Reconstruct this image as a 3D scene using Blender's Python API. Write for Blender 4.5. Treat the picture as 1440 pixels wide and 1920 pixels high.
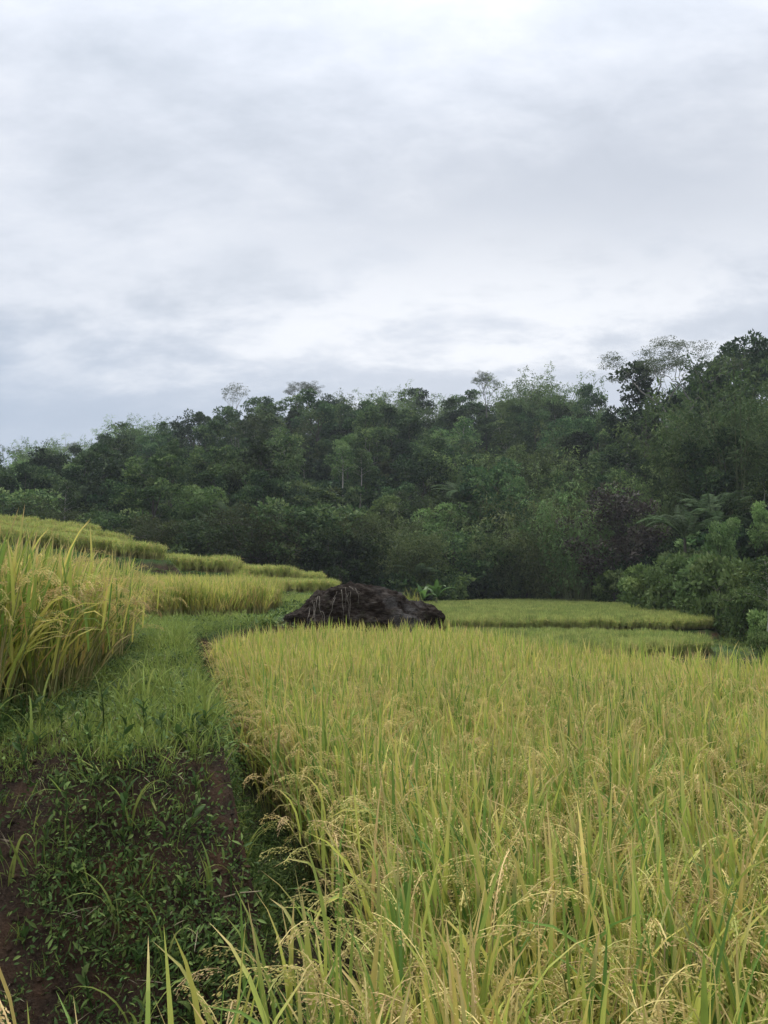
import bpy, math, random
import numpy as np
from math import radians as R, pi

for o in list(bpy.data.objects):
    bpy.data.objects.remove(o)
SC = bpy.context.scene
COL = SC.collection
rng = np.random.default_rng(7)
random.seed(7)

# ------------------------------------------------------------------ camera
CAM_Z = 1.7
PITCH = 5.15
F = 1442.0                       # focal length in pixels of the 1440x1920 photograph
cam = bpy.data.cameras.new('camera')
cam.sensor_fit = 'HORIZONTAL'
cam.sensor_width = 36.0
cam.lens = 36.0 * F / 1440.0
cam.clip_start = 0.05
cam.clip_end = 4000
cam_o = bpy.data.objects.new('camera', cam)
cam_o.location = (0, 0, CAM_Z)
cam_o.rotation_euler = (R(90 + PITCH), 0, 0)
COL.objects.link(cam_o)
SC.camera = cam_o

# ------------------------------------------------------------------ sky, sun, exposure
SUN_EL, SUN_AZ = 64.0, -14.0      # elevation; azimuth to the right of straight ahead
world = bpy.data.worlds.new('World')
SC.world = world
world.use_nodes = True


class NT:
    """small helper to write node trees"""
    def __init__(s, tree):
        s.t = tree
        s.t.nodes.clear()

    def n(s, kind, **kw):
        nd = s.t.nodes.new(kind)
        for k, v in kw.items():
            if k.startswith('i_'):
                key = k[2:]
                key = int(key) if key.isdigit() else key.replace('_', ' ')
                s.set(nd.inputs[key], v)
            else:
                setattr(nd, k, v)
        return nd

    def set(s, sock, v):
        if isinstance(v, bpy.types.NodeSocket):
            s.t.links.new(v, sock)
        elif isinstance(v, bpy.types.Node):
            s.t.links.new(v.outputs[0], sock)
        else:
            sock.default_value = v

    def m(s, op, a, b=None, c=None, clamp=False):
        nd = s.t.nodes.new('ShaderNodeMath')
        nd.operation = op
        nd.use_clamp = clamp
        for i, v in enumerate((a, b, c)):
            if v is not None:
                s.set(nd.inputs[i], v)
        return nd.outputs[0]

    def mix(s, f, a, b, blend='MIX'):
        nd = s.t.nodes.new('ShaderNodeMix')
        nd.data_type = 'RGBA'
        nd.blend_type = blend
        s.set(nd.inputs[0], f)
        s.set(nd.inputs[6], a)
        s.set(nd.inputs[7], b)
        return nd.outputs[2]

    def ramp(s, f, stops, interp='LINEAR'):
        nd = s.t.nodes.new('ShaderNodeValToRGB')
        e = nd.color_ramp.elements
        nd.color_ramp.interpolation = interp
        while len(e) < len(stops):
            e.new(0.5)
        for el, (p, c) in zip(e, stops):
            el.position = p
            el.color = (*c, 1) if len(c) == 3 else c
        s.set(nd.inputs[0], f)
        return nd.outputs[0]

    def noise(s, vec, scale, detail=4, rough=0.55, dist=0.0):
        nd = s.n('ShaderNodeTexNoise')
        if vec is not None:
            s.set(nd.inputs['Vector'], vec)
        nd.inputs['Scale'].default_value = scale
        nd.inputs['Detail'].default_value = detail
        nd.inputs['Roughness'].default_value = rough
        nd.inputs['Distortion'].default_value = dist
        return nd.outputs[0]

    def smooth(s, v, lo, hi):
        nd = s.n('ShaderNodeMapRange', interpolation_type='SMOOTHSTEP')
        s.set(nd.inputs[0], v)
        nd.inputs[1].default_value = lo
        nd.inputs[2].default_value = hi
        return nd.outputs[0]


SKY_STRENGTH = 0.1
w = NT(world.node_tree)
sky = w.n('ShaderNodeTexSky', sky_type='NISHITA', sun_disc=False, sun_elevation=R(SUN_EL), sun_rotation=R(SUN_AZ))
tc = w.n('ShaderNodeTexCoord')
sep = w.n('ShaderNodeSeparateXYZ')
w.set(sep.inputs[0], tc.outputs['Generated'])
dx, dy, dz = sep.outputs
zz = w.m('ADD', w.m('MAXIMUM', dz, 0.0), 0.34)
pl = w.n('ShaderNodeCombineXYZ')
w.set(pl.inputs[0], w.m('DIVIDE', dx, zz))
w.set(pl.inputs[1], w.m('MULTIPLY', w.m('DIVIDE', dy, zz), 1.25))
big = w.noise(pl.outputs[0], 0.95, 4, 0.52)
mpw = w.n('ShaderNodeMapping')
mpw.inputs['Rotation'].default_value = (0, 0, R(28))
mpw.inputs['Scale'].default_value = (1.15, 1.6, 1)
w.set(mpw.inputs[0], pl.outputs[0])
fine = w.noise(mpw.outputs[0], 2.6, 12, 0.62, 0.12)
cl = w.m('ADD', w.m('MULTIPLY', big, 0.52), w.m('MULTIPLY', fine, 0.48))
# thin cloud with the sun's glow behind it, low over the hill
hor = w.m('SQRT', w.m('ADD', w.m('MULTIPLY', dx, dx), w.m('MULTIPLY', dy, dy)))
el = w.m('DIVIDE', dz, w.m('MAXIMUM', hor, 0.02))
az = w.m('DIVIDE', dx, w.m('MAXIMUM', hor, 0.02))
ga = w.m('DIVIDE', w.m('SUBTRACT', az, 0.14), 0.44)
fz = w.m('SUBTRACT', fine, 0.5)
ge = w.m('DIVIDE', w.m('SUBTRACT', w.m('ADD', el, w.m('MULTIPLY', fz, 0.46)), 0.360), 0.090)
glow = w.m('EXPONENT', w.m('MULTIPLY', w.m('ADD', w.m('MULTIPLY', ga, ga), w.m('MULTIPLY', ge, ge)), -1.0))
glow = w.m('MULTIPLY', glow, w.smooth(dy, 0.0, 0.3))
glow = w.m('MULTIPLY', glow, w.m('ADD', 0.30, w.m('MULTIPLY', w.smooth(fine, 0.40, 0.60), 0.78)))
base = w.ramp(cl, [(0.38, (0.440, 0.482, 0.548)), (0.49, (0.575, 0.610, 0.675)), (0.60, (0.720, 0.742, 0.785))])
# thicker, darker cloud belly to the right above the glow
ba = w.m('DIVIDE', w.m('SUBTRACT', az, 0.30), 0.45)
be = w.m('DIVIDE', w.m('SUBTRACT', w.m('ADD', el, w.m('MULTIPLY', fz, 0.35)), 0.50), 0.13)
belly = w.m('EXPONENT', w.m('MULTIPLY', w.m('ADD', w.m('MULTIPLY', ba, ba), w.m('MULTIPLY', be, be)), -1.0))
base = w.mix(w.m('MULTIPLY', belly, 0.62), base, (0.420, 0.452, 0.512, 1))
low = w.smooth(w.m('ADD', el, w.m('MULTIPLY', fz, 0.2)), 0.36, 0.22)
lowc = w.ramp(w.m('ADD', az, 0.5), [(0.05, (0.350, 0.415, 0.515)), (0.55, (0.480, 0.520, 0.590))])
base = w.mix(w.m('MULTIPLY', low, 0.85), base, lowc)
# an overcast sky is brighter towards the zenith
zen = w.m('ADD', 1.0, w.m('MULTIPLY', w.smooth(dz, 0.45, 1.0), 0.9))
zc = w.n('ShaderNodeVectorMath', operation='SCALE')
w.set(zc.inputs[0], base)
w.set(zc.inputs['Scale'], zen)
cloud = w.mix(w.m('MULTIPLY', glow, 0.95), zc.outputs[0], (0.745, 0.760, 0.790, 1))
cs = w.n('ShaderNodeVectorMath', operation='SCALE')
w.set(cs.inputs[0], cloud)
cs.inputs['Scale'].default_value = 1.0 / SKY_STRENGTH
mixed = w.mix(0.965, sky.outputs[0], cs.outputs[0])
bg = w.n('ShaderNodeBackground')
w.set(bg.inputs[0], mixed)
bg.inputs[1].default_value = SKY_STRENGTH
wo = w.n('ShaderNodeOutputWorld')
w.set(wo.inputs[0], bg)

sun = bpy.data.lights.new('sun', 'SUN')
sun.energy = 1.5
sun.angle = R(14)
sun.color = (1.0, 0.955, 0.88)
sun_o = bpy.data.objects.new('sun', sun)
sun_o.rotation_euler = (R(-(90 - SUN_EL)), 0, R(-SUN_AZ))
sun_o.location = (0, 0, 60)
COL.objects.link(sun_o)

SC.view_settings.view_transform = 'Standard'
SC.view_settings.look = 'None'
SC.view_settings.exposure = 0.43
SC.view_settings.gamma = 1.0
SC.render.engine = 'CYCLES'
SC.cycles.max_bounces = 6
SC.cycles.diffuse_bounces = 3
SC.cycles.glossy_bounces = 2
SC.cycles.transmission_bounces = 4
SC.cycles.volume_bounces = 0
SC.cycles.use_denoising = True

# ------------------------------------------------------------------ helpers


def hash3(ix, iy, iz, seed):
    with np.errstate(over='ignore'):
        n = (ix.astype(np.uint32) * np.uint32(374761393) + iy.astype(np.uint32) * np.uint32(668265263)
             + iz.astype(np.uint32) * np.uint32(2147483647) + np.uint32(seed) * np.uint32(974634777))
        n = (n ^ (n >> np.uint32(13))) * np.uint32(1274126177)
        n = n ^ (n >> np.uint32(16))
    return (n & np.uint32(0xFFFFFF)).astype(np.float64) / 0xFFFFFF


def vnoise(p, seed=0):
    """value noise in -1..1 for (N,3) points"""
    i = np.floor(p).astype(np.int64)
    f = p - i
    f = f * f * (3 - 2 * f)
    out = 0
    for a in (0, 1):
        for b in (0, 1):
            for c in (0, 1):
                h = hash3(i[:, 0] + a, i[:, 1] + b, i[:, 2] + c, seed)
                wgt = (f[:, 0] if a else 1 - f[:, 0]) * (f[:, 1] if b else 1 - f[:, 1]) * (f[:, 2] if c else 1 - f[:, 2])
                out = out + h * wgt
    return out * 2 - 1


def fbm(p, octv=4, seed=0, gain=0.5):
    a, s, out = 1.0, 0.0, 0.0
    for k in range(octv):
        out = out + a * vnoise(p * (2.03 ** k) + 17.3 * k, seed + k)
        s += a
        a *= gain
    return out / s


def fbm2(x, y, scale, octv=4, seed=0):
    return fbm(np.stack([x / scale, y / scale, np.zeros_like(x) + 0.37], 1), octv, seed)


def sstep(v, a, b):
    t = np.clip((v - a) / (b - a), 0, 1)
    return t * t * (3 - 2 * t)


def poly_sd(x, y, poly):
    """signed distance to a polygon, negative inside"""
    P = np.array(poly, float)
    Q = np.roll(P, -1, 0)
    d = np.full(x.shape, 1e18)
    ins = np.zeros(x.shape, bool)
    for (ax, ay), (bx, by) in zip(P, Q):
        ex, ey = bx - ax, by - ay
        t = np.clip(((x - ax) * ex + (y - ay) * ey) / (ex * ex + ey * ey + 1e-12), 0, 1)
        d = np.minimum(d, (x - ax - t * ex) ** 2 + (y - ay - t * ey) ** 2)
        c = ((ay > y) != (by > y))
        with np.errstate(divide='ignore', invalid='ignore'):
            xi = ax + (y - ay) * ex / (ey if ey != 0 else 1e-12)
        ins ^= c & (x < xi)
    d = np.sqrt(d)
    return np.where(ins, -d, d)


# ------------------------------------------------------------------ the lie of the land
F1 = [(-0.75, -6), (-0.62, 0.9), (-0.50, 1.6), (-0.26, 2.2), (-0.28, 2.66), (-0.42, 3.4), (-0.82, 4.7), (-1.22, 6), (-1.80, 8.2), (-2.40, 10.8), (-2.0, 12.0),
      (-1.2, 12.7), (0.9, 12.9), (1.9, 10.8), (2.7, 9.3), (4.0, 7.8), (6, 6.6), (10, 5.5), (16, 4.5), (16, -6)]
LT = [(-16, 3.0), (-8, 3.1), (-3, 3.2), (-1.6, 3.22), (-0.95, 3.25), (-0.66, 3.5), (-0.82, 4.1), (-1.04, 4.9), (-1.48, 6.4), (-2.0, 8.0), (-2.75, 10.6), (-2.6, 12.2),
      (-1.9, 13), (-1.8, 16), (-2.0, 20), (-2.6, 24), (-8, 25), (-16, 26)]
F2 = [(-1, 32), (6, 32.6), (9.5, 33.4), (13.0, 34.6), (15.4, 36.4), (16.4, 39), (15.6, 42), (12, 44.2), (-1, 44.6)]
F3 = [(-4, 45.4), (5, 45.6), (17, 46.2), (20.2, 47.4), (21.6, 51), (22.8, 57), (24.2, 74), (24.6, 85), (23.6, 95), (17, 95),
      (10, 90), (3, 79), (-4, 62)]
L3 = [(-8, 41.5), (-3.0, 42), (-2.2, 43.6), (-2.6, 46.5), (-8, 47.5)]
L4 = [(-12, 48.5), (-6.2, 48.8), (-5.6, 50), (-5.8, 53), (-12, 54)]
L4B = [(-8, 55), (-4.6, 55.2), (-4.2, 57), (-5, 60), (-9, 60)]
L5 = [(-13.6, 42.6), (-8.2, 43), (-7.4, 44.2), (-7.8, 47), (-13.6, 48)]
L5B = [(-15, 47), (-9.4, 48), (-9.2, 52), (-15, 53)]
L6 = [(-24, 39.4), (-12.4, 40.2), (-11.6, 41.4), (-12.0, 45), (-24, 47)]
L7 = [(-28, 41), (-15.6, 43), (-15.2, 45), (-16, 49), (-28, 50)]
L8 = [(-30, 42.6), (-18.4, 44.5), (-18, 46), (-19, 52), (-30, 54)]
# (polygon, floor, slope width outside)
STEPS = [(L8, 3.75, 1.0), (L7, 3.3, 1.0), (L6, 2.85, 1.0), (L5B, 2.5, 1.0), (L5, 2.2, 0.9), (L4B, 1.55, 0.8), (L4, 1.8, 0.9), (L3, 1.08, 0.8),
         (F3, -1.2, 0.45), (F2, -1.72, 0.5), (LT, 1.0, 0.95), (F1, 0.0, 0.26)]


def ridge_h(a):
    """ridge height of the forested hill by bearing a = x / y"""
    return np.interp(a, [-1.2, -0.5, -0.36, -0.22, -0.08, 0.05, 0.15, 0.22, 0.27, 0.31, 0.36, 0.6, 1.2],
                     [16, 20, 27, 31.5, 33.8, 35, 36, 37.5, 33, 24, 18, 16, 16])


def ground_raw(x, y):
    # valley floor, rising to the left where the terraces are
    g = -1.9 + 0.0 * x
    left = np.clip(-x - 2.0, 0, 60)
    g = g + np.where(x < 0, 2.7 * sstep(-x, 0.5, 3.2), 0) * sstep(y, 66, 56)
    g = g + 0.21 * np.clip(left - 4, 0, 30) * sstep(y, 26, 42) * sstep(y, 100, 60)
    g = g + 0.9 * sstep(y, 62, 90)
    # near ground under the camera and behind it
    near = sstep(y, 14, 4)
    g = g * (1 - near) + near * (0.05 + 0.85 * sstep(-x, 3.5, 6.0))
    # forested hill
    a = x / np.maximum(y, 5)
    y0 = np.interp(x, [-80, -40, -15, 0, 10, 25], [86, 78, 76, 88, 98, 99])
    t = np.clip((y - y0) / (182 - y0), 0, 3)
    prof = np.where(t < 1, t * (1.0 + 0.16 * t - 0.16 * t * t), 1.0 - 0.25 * np.clip(t - 1, 0, 2))
    g = g + np.where(y > 20, (ridge_h(a) + 1) * prof, 0)
    # spur on the right
    xt = np.interp(y, [5, 20, 34, 37, 47, 57, 75, 96, 120], [14, 15, 16.2, 18.0, 21.4, 24, 26, 26, 24])
    dxr = np.clip(x - xt, 0, 46)
    sp = (1.5 * sstep(dxr, 0, 1.7) + (0.40 + 0.13 * sstep(y, 70, 105)) * np.clip(dxr - 1.0, 0, 60)) * sstep(y, 168, 128) * sstep(y, 12, 30)
    g = g + sp
    # bank along the foot of the far field
    g = g + 0.5 * fbm2(x, y, 9.0, 3, 5) * sstep(y, 55, 90)
    return g


def ground(x, y):
    x = np.atleast_1d(np.asarray(x, float))
    y = np.atleast_1d(np.asarray(y, float))
    wob = 0.10 * fbm2(x, y, 0.8, 3, 11) + 0.05 * fbm2(x, y, 0.25, 2, 12)
    far = sstep(y, 14, 30)
    g = ground_raw(x, y)
    for poly, z, wd in STEPS:
        d = poly_sd(x, y, poly) + wob * (1 + 2.0 * far)
        k = 1 - sstep(d, 0, wd) if poly is not LT else 1 - np.clip(sstep(d, -0.12, wd) * 0.55 + 0.45 * np.clip(d / wd, 0, 1), 0, 1)
        zf = z + (0.11 * np.clip(-12.5 - x, 0, 14) if poly is L6 or poly is L7 or poly is L8 else 0.0)
        g = g * (1 - k) + zf * k
    # lumps of earth on the bank
    bank = sstep(x, 0.3, -0.3) * sstep(y, 14, 9) * sstep(poly_sd(x, y, F1), 0.0, 0.25)
    g = g + bank * (0.09 * fbm2(x, y, 0.6, 3, 21) + 0.05 * fbm2(x, y, 0.16, 3, 22))
    # an eroded cut in the bank's edge
    cut = np.exp(-(((x + 0.62) / 0.16) ** 2 + ((y - 3.45) / 0.30) ** 2))
    rdg = np.abs(fbm2(x * 1.0 + 0.5 * y, y * 0.5, 0.11, 3, 23))
    g = g - cut * (0.05 + 0.16 * rdg)
    return g


def gz(x, y):
    return float(ground(x, y)[0])


def ux(u, D):
    return (u - 720.0) / F * D * 1.0


def vz(v, D):
    """height of picture row v (1920 scale) at horizontal distance D"""
    return CAM_Z + D * math.tan(math.atan((960 - v) / F) + R(PITCH))


# ------------------------------------------------------------------ materials
MATS = {}


def mat_new(name):
    m = bpy.data.materials.new(name)
    m.use_nodes = True
    MATS[name] = m
    return m, NT(m.node_tree)


def leaf_mat(name, stops, transl=0.3, rough=0.5, spec=0.25, tipcol=None, tip=(0.7, 1.0), obj_var=0.25, hue=0.02):
    """foliage: colour from the per-leaf attribute 'col' (r random, g along the leaf) and the object's random"""
    m, t = mat_new(name)
    at = t.n('ShaderNodeAttribute', attribute_name='col')
    sp = t.n('ShaderNodeSeparateColor')
    t.set(sp.inputs[0], at.outputs['Color'])
    oi = t.n('ShaderNodeObjectInfo')
    rnd = oi.outputs['Random']
    f = t.m('ADD', sp.outputs[0], t.m('MULTIPLY', t.m('SUBTRACT', rnd, 0.5), obj_var), clamp=True)
    c = t.ramp(f, stops)
    if tipcol:
        k = t.m('MULTIPLY', t.smooth(sp.outputs[1], tip[0], tip[1]), t.smooth(sp.outputs[2], 0.35, 0.75))
        c = t.mix(k, c, (*tipcol, 1))
    hs = t.n('ShaderNodeHueSaturation')
    t.set(hs.inputs['Hue'], t.m('ADD', 0.5 - hue / 2, t.m('MULTIPLY', rnd, hue)))
    t.set(hs.inputs['Value'], t.m('ADD', 1 - obj_var * 0.8, t.m('MULTIPLY', t.m('FRACT', t.m('MULTIPLY', rnd, 7.31)), obj_var * 1.9)))
    t.set(hs.inputs['Color'], c)
    p = t.n('ShaderNodeBsdfPrincipled')
    t.set(p.inputs['Base Color'], hs)
    p.inputs['Roughness'].default_value = rough
    p.inputs['Specular IOR Level'].default_value = spec
    tr = t.n('ShaderNodeBsdfTranslucent')
    t.set(tr.inputs[0], hs)
    mx = t.n('ShaderNodeMixShader')
    mx.inputs[0].default_value = transl
    t.set(mx.inputs[1], p)
    t.set(mx.inputs[2], tr)
    o = t.n('ShaderNodeOutputMaterial')
    t.set(o.inputs[0], mx)
    return m


def bark_mat(name, c1, c2, scale=6, rough=0.85):
    m, t = mat_new(name)
    geo = t.n('ShaderNodeTexCoord')
    mp = t.n('ShaderNodeMapping')
    mp.inputs['Scale'].default_value = (1, 1, 0.3)
    t.set(mp.inputs[0], geo.outputs['Object'])
    nz = t.noise(mp.outputs[0], scale, 5, 0.6)
    c = t.ramp(nz, [(0.35, c1), (0.65, c2)])
    p = t.n('ShaderNodeBsdfPrincipled')
    t.set(p.inputs['Base Color'], c)
    p.inputs['Roughness'].default_value = rough
    b = t.n('ShaderNodeBump')
    b.inputs['Strength'].default_value = 0.5
    t.set(b.inputs['Height'], nz)
    t.set(p.inputs['Normal'], b)
    o = t.n('ShaderNodeOutputMaterial')
    t.set(o.inputs[0], p)
    return m


leaf_mat('rice_leaf', [(0.0, (0.128, 0.244, 0.055)), (0.28, (0.277, 0.385, 0.079)), (0.58, (0.512, 0.534, 0.118)), (0.80, (0.683, 0.577, 0.162)),
                       (0.92, (0.662, 0.444, 0.176)), (1.0, (0.524, 0.392, 0.177))], 0.42, 0.5, 0.2, (0.662, 0.497, 0.221), (0.5, 1.0), 0.25, 0.01)
leaf_mat('rice_straw', [(0.0, (0.160, 0.212, 0.066)), (0.5, (0.352, 0.328, 0.125)), (1.0, (0.459, 0.360, 0.191))], 0.25, 0.5, 0.2, None, (0, 1), 0.2, 0.01)
leaf_mat('rice_grain', [(0.0, (0.459, 0.476, 0.146)), (0.45, (0.619, 0.518, 0.191)), (0.8, (0.640, 0.476, 0.221)), (1.0, (0.491, 0.339, 0.191))], 0.25, 0.6, 0.15, None, (0, 1), 0.3, 0.01)
leaf_mat('rice_leaf_far', [(0.0, (0.173, 0.266, 0.076)), (0.40, (0.336, 0.412, 0.108)), (0.8, (0.518, 0.522, 0.160)), (1.0, (0.576, 0.483, 0.220))], 0.42, 0.5, 0.2, None, (0, 1), 0.25, 0.01)
leaf_mat('rice_leaf_green', [(0.0, (0.181, 0.254, 0.071)), (0.5, (0.331, 0.391, 0.109)), (1.0, (0.501, 0.491, 0.162))], 0.42, 0.5, 0.2, None, (0, 1), 0.3, 0.015)
leaf_mat('grass_blade', [(0.0, (0.130, 0.190, 0.046)), (0.6, (0.240, 0.310, 0.070)), (0.88, (0.360, 0.390, 0.115)), (1.0, (0.50, 0.42, 0.23))], 0.38, 0.55, 0.12, None, (0, 1), 0.3, 0.02)
leaf_mat('weed_leaf', [(0.0, (0.046, 0.085, 0.026)), (0.6, (0.088, 0.145, 0.040)), (1.0, (0.190, 0.255, 0.070))], 0.3, 0.55, 0.15, None, (0, 1), 0.35, 0.03)
leaf_mat('tree_dark', [(0.0, (0.017, 0.039, 0.017)), (0.45, (0.039, 0.076, 0.028)), (0.75, (0.086, 0.140, 0.050)), (1.0, (0.130, 0.178, 0.067))], 0.25, 0.6, 0.1, None, (0, 1), 0.60, 0.05)
leaf_mat('tree_mid', [(0.0, (0.029, 0.058, 0.022)), (0.45, (0.067, 0.118, 0.038)), (0.75, (0.129, 0.190, 0.063)), (1.0, (0.190, 0.241, 0.090))], 0.28, 0.6, 0.1, None, (0, 1), 0.60, 0.05)
leaf_mat('tree_light', [(0.0, (0.064, 0.109, 0.032)), (0.5, (0.144, 0.218, 0.067)), (1.0, (0.253, 0.322, 0.121))], 0.3, 0.6, 0.1, None, (0, 1), 0.60, 0.05)
leaf_mat('tree_purple', [(0.0, (0.042, 0.032, 0.028)), (0.5, (0.072, 0.054, 0.040)), (1.0, (0.075, 0.095, 0.040))], 0.2, 0.5, 0.3, None, (0, 1), 0.1, 0.0)
leaf_mat('bamboo_leaf', [(0.0, (0.057, 0.100, 0.035)), (0.5, (0.125, 0.194, 0.062)), (1.0, (0.213, 0.281, 0.100))], 0.32, 0.6, 0.1, None, (0, 1), 0.60, 0.05)
leaf_mat('bamboo_olive', [(0.0, (0.055, 0.081, 0.029)), (0.5, (0.110, 0.145, 0.048)), (1.0, (0.187, 0.220, 0.083))], 0.32, 0.6, 0.1, None, (0, 1), 0.60, 0.05)
leaf_mat('palm_leaf', [(0.0, (0.034, 0.066, 0.026)), (0.6, (0.060, 0.102, 0.036)), (1.0, (0.110, 0.150, 0.060))], 0.25, 0.6, 0.08, None, (0, 1), 0.3, 0.02)
leaf_mat('banana_leaf', [(0.0, (0.090, 0.180, 0.045)), (0.6, (0.150, 0.260, 0.065)), (1.0, (0.25, 0.31, 0.10))], 0.35, 0.4, 0.35, None, (0, 1), 0.2, 0.02)
leaf_mat('sparse_leaf', [(0.0, (0.060, 0.085, 0.040)), (0.6, (0.095, 0.125, 0.055)), (1.0, (0.150, 0.170, 0.085))], 0.3, 0.6, 0.2, None, (0, 1), 0.2, 0.02)
bark_mat('bark_dark', (0.045, 0.036, 0.028), (0.11, 0.095, 0.075))
bark_mat('bark_pale', (0.26, 0.24, 0.20), (0.46, 0.43, 0.38))
bark_mat('bark_grey', (0.10, 0.095, 0.08), (0.22, 0.21, 0.18))
bark_mat('bamboo_culm', (0.07, 0.10, 0.035), (0.16, 0.17, 0.07))
bark_mat('banana_stem', (0.12, 0.16, 0.06), (0.24, 0.22, 0.11), 9)
bark_mat('dry_stick', (0.22, 0.17, 0.10), (0.42, 0.35, 0.23), 30)
bark_mat('root_pale', (0.05, 0.042, 0.034), (0.22, 0.19, 0.15), 40)

# soil, dyke grass, forest floor: one ground material driven by position, slope and noise
m, t = mat_new('ground_soil')
geo = t.n('ShaderNodeNewGeometry')
pos = geo.outputs['Position']
sx = t.n('ShaderNodeSeparateXYZ')
t.set(sx.inputs[0], pos)
n1 = t.noise(pos, 1.9, 5, 0.6)
n2 = t.noise(pos, 9.0, 8, 0.65)
n3 = t.noise(pos, 60.0, 4, 0.6)
soil = t.ramp(n2, [(0.30, (0.014, 0.010, 0.008)), (0.50, (0.042, 0.026, 0.017)), (0.70, (0.095, 0.052, 0.030))])
red = t.ramp(n3, [(0.3, (0.055, 0.026, 0.015)), (0.7, (0.165, 0.078, 0.042))])
soil = t.mix(t.smooth(n1, 0.54, 0.70), soil, red)
soil = t.mix(t.m('MULTIPLY', t.m('MULTIPLY', t.smooth(sx.outputs[0], 13.0, 16.0), t.smooth(sx.outputs[1], 60.0, 50.0)), 0.8), soil, t.ramp(n2, [(0.3, (0.07, 0.030, 0.018)), (0.7, (0.20, 0.088, 0.050))]))
soil = t.mix(t.m('MULTIPLY', t.smooth(n3, 0.35, 0.7), 0.25), soil, (0.16, 0.105, 0.07, 1))
turf = t.ramp(t.noise(pos, 3.0, 6, 0.65), [(0.3, (0.030, 0.055, 0.014)), (0.6, (0.060, 0.110, 0.026)), (0.8, (0.105, 0.135, 0.040))])
nsep = t.n('ShaderNodeSeparateXYZ')
t.set(nsep.inputs[0], geo.outputs['Normal'])
flat = t.smooth(nsep.outputs[2], 0.62, 0.86)
veg = t.m('MULTIPLY', flat, t.smooth(sx.outputs[1], 3.2, 4.2))
veg = t.m('MAXIMUM', veg, t.smooth(sx.outputs[1], 56.0, 70.0))
veg = t.m('MULTIPLY', veg, t.smooth(n1, 0.25, 0.5))
mud = t.smooth(sx.outputs[2], 0.16, 0.04)
mud = t.m('MULTIPLY', mud, t.smooth(sx.outputs[1], 40.0, 34.0))
col = t.mix(veg, soil, turf)
col = t.mix(t.m('MULTIPLY', mud, 0.7), col, (0.040, 0.028, 0.018, 1))
p = t.n('ShaderNodeBsdfPrincipled')
t.set(p.inputs['Base Color'], col)
p.inputs['Roughness'].default_value = 0.9
p.inputs['Specular IOR Level'].default_value = 0.2
b = t.n('ShaderNodeBump')
b.inputs['Strength'].default_value = 1.0
b.inputs['Distance'].default_value = 0.05
t.set(b.inputs['Height'], t.m('ADD', n2, t.m('MULTIPLY', n3, 0.4)))
t.set(p.inputs['Normal'], b)
o = t.n('ShaderNodeOutputMaterial')
t.set(o.inputs[0], p)

# boulder: black-brown weathered rock with grey worn faces and pale lichen
m, t = mat_new('boulder_rock')
geo = t.n('ShaderNodeNewGeometry')
tcn = t.n('ShaderNodeTexCoord')
pos = tcn.outputs['Object']
n1 = t.noise(pos, 1.7, 6, 0.6, 0.4)
mp = t.n('ShaderNodeMapping')
mp.inputs['Scale'].default_value = (1.0, 1.0, 3.2)
mp.inputs['Rotation'].default_value = (0, R(18), 0)
t.set(mp.inputs[0], pos)
n2 = t.noise(mp.outputs[0], 5.0, 8, 0.68, 0.5)
n3 = t.noise(pos, 38.0, 5, 0.6)
c = t.ramp(n2, [(0.28, (0.008, 0.006, 0.005)), (0.48, (0.026, 0.019, 0.015)), (0.62, (0.075, 0.062, 0.052)), (0.78, (0.17, 0.155, 0.14))])
c = t.mix(t.m('MULTIPLY', t.smooth(n3, 0.55, 0.72), 0.45), c, (0.085, 0.078, 0.066, 1))
px = t.n('ShaderNodeSeparateXYZ')
t.set(px.inputs[0], pos)
worn = t.m('MULTIPLY', t.smooth(px.outputs[0], 0.25, 0.8), t.smooth(n1, 0.44, 0.62))
worn = t.m('MAXIMUM', worn, t.m('MULTIPLY', t.smooth(n2, 0.60, 0.72), 0.5))
worn = t.m('MAXIMUM', worn, t.m('MULTIPLY', t.smooth(px.outputs[0], -1.0, -1.35), t.smooth(n1, 0.42, 0.62)))
c = t.mix(t.m('MULTIPLY', worn, 0.75), c, t.ramp(n3, [(0.3, (0.060, 0.056, 0.052)), (0.7, (0.185, 0.175, 0.165))]))
vor = t.n('ShaderNodeTexVoronoi')
t.set(vor.inputs['Vector'], pos)
vor.inputs['Scale'].default_value = 4.2
vor.inputs['Randomness'].default_value = 1.0
spot = t.m('MULTIPLY', t.smooth(t.m('ADD', vor.outputs['Distance'], t.m('MULTIPLY', n3, 0.1)), 0.205, 0.165), t.smooth(n1, 0.50, 0.58))
spot = t.m('MULTIPLY', spot, t.smooth(px.outputs[0], -0.2, -0.6))
c = t.mix(t.m('MULTIPLY', spot, 0.8), c, (0.42, 0.41, 0.34, 1))
moss = t.m('MULTIPLY', t.smooth(t.noise(pos, 4.0, 6, 0.7), 0.56, 0.70), 0.5)
c = t.mix(moss, c, (0.040, 0.048, 0.018, 1))
p = t.n('ShaderNodeBsdfPrincipled')
t.set(p.inputs['Base Color'], c)
p.inputs['Roughness'].default_value = 0.95
p.inputs['Specular IOR Level'].default_value = 0.05
b = t.n('ShaderNodeBump')
b.inputs['Strength'].default_value = 1.0
b.inputs['Distance'].default_value = 0.11
t.set(b.inputs['Height'], t.m('ADD', n2, t.m('MULTIPLY', n3, 0.35)))
t.set(p.inputs['Normal'], b)
o = t.n('ShaderNodeOutputMaterial')
t.set(o.inputs[0], p)

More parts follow.
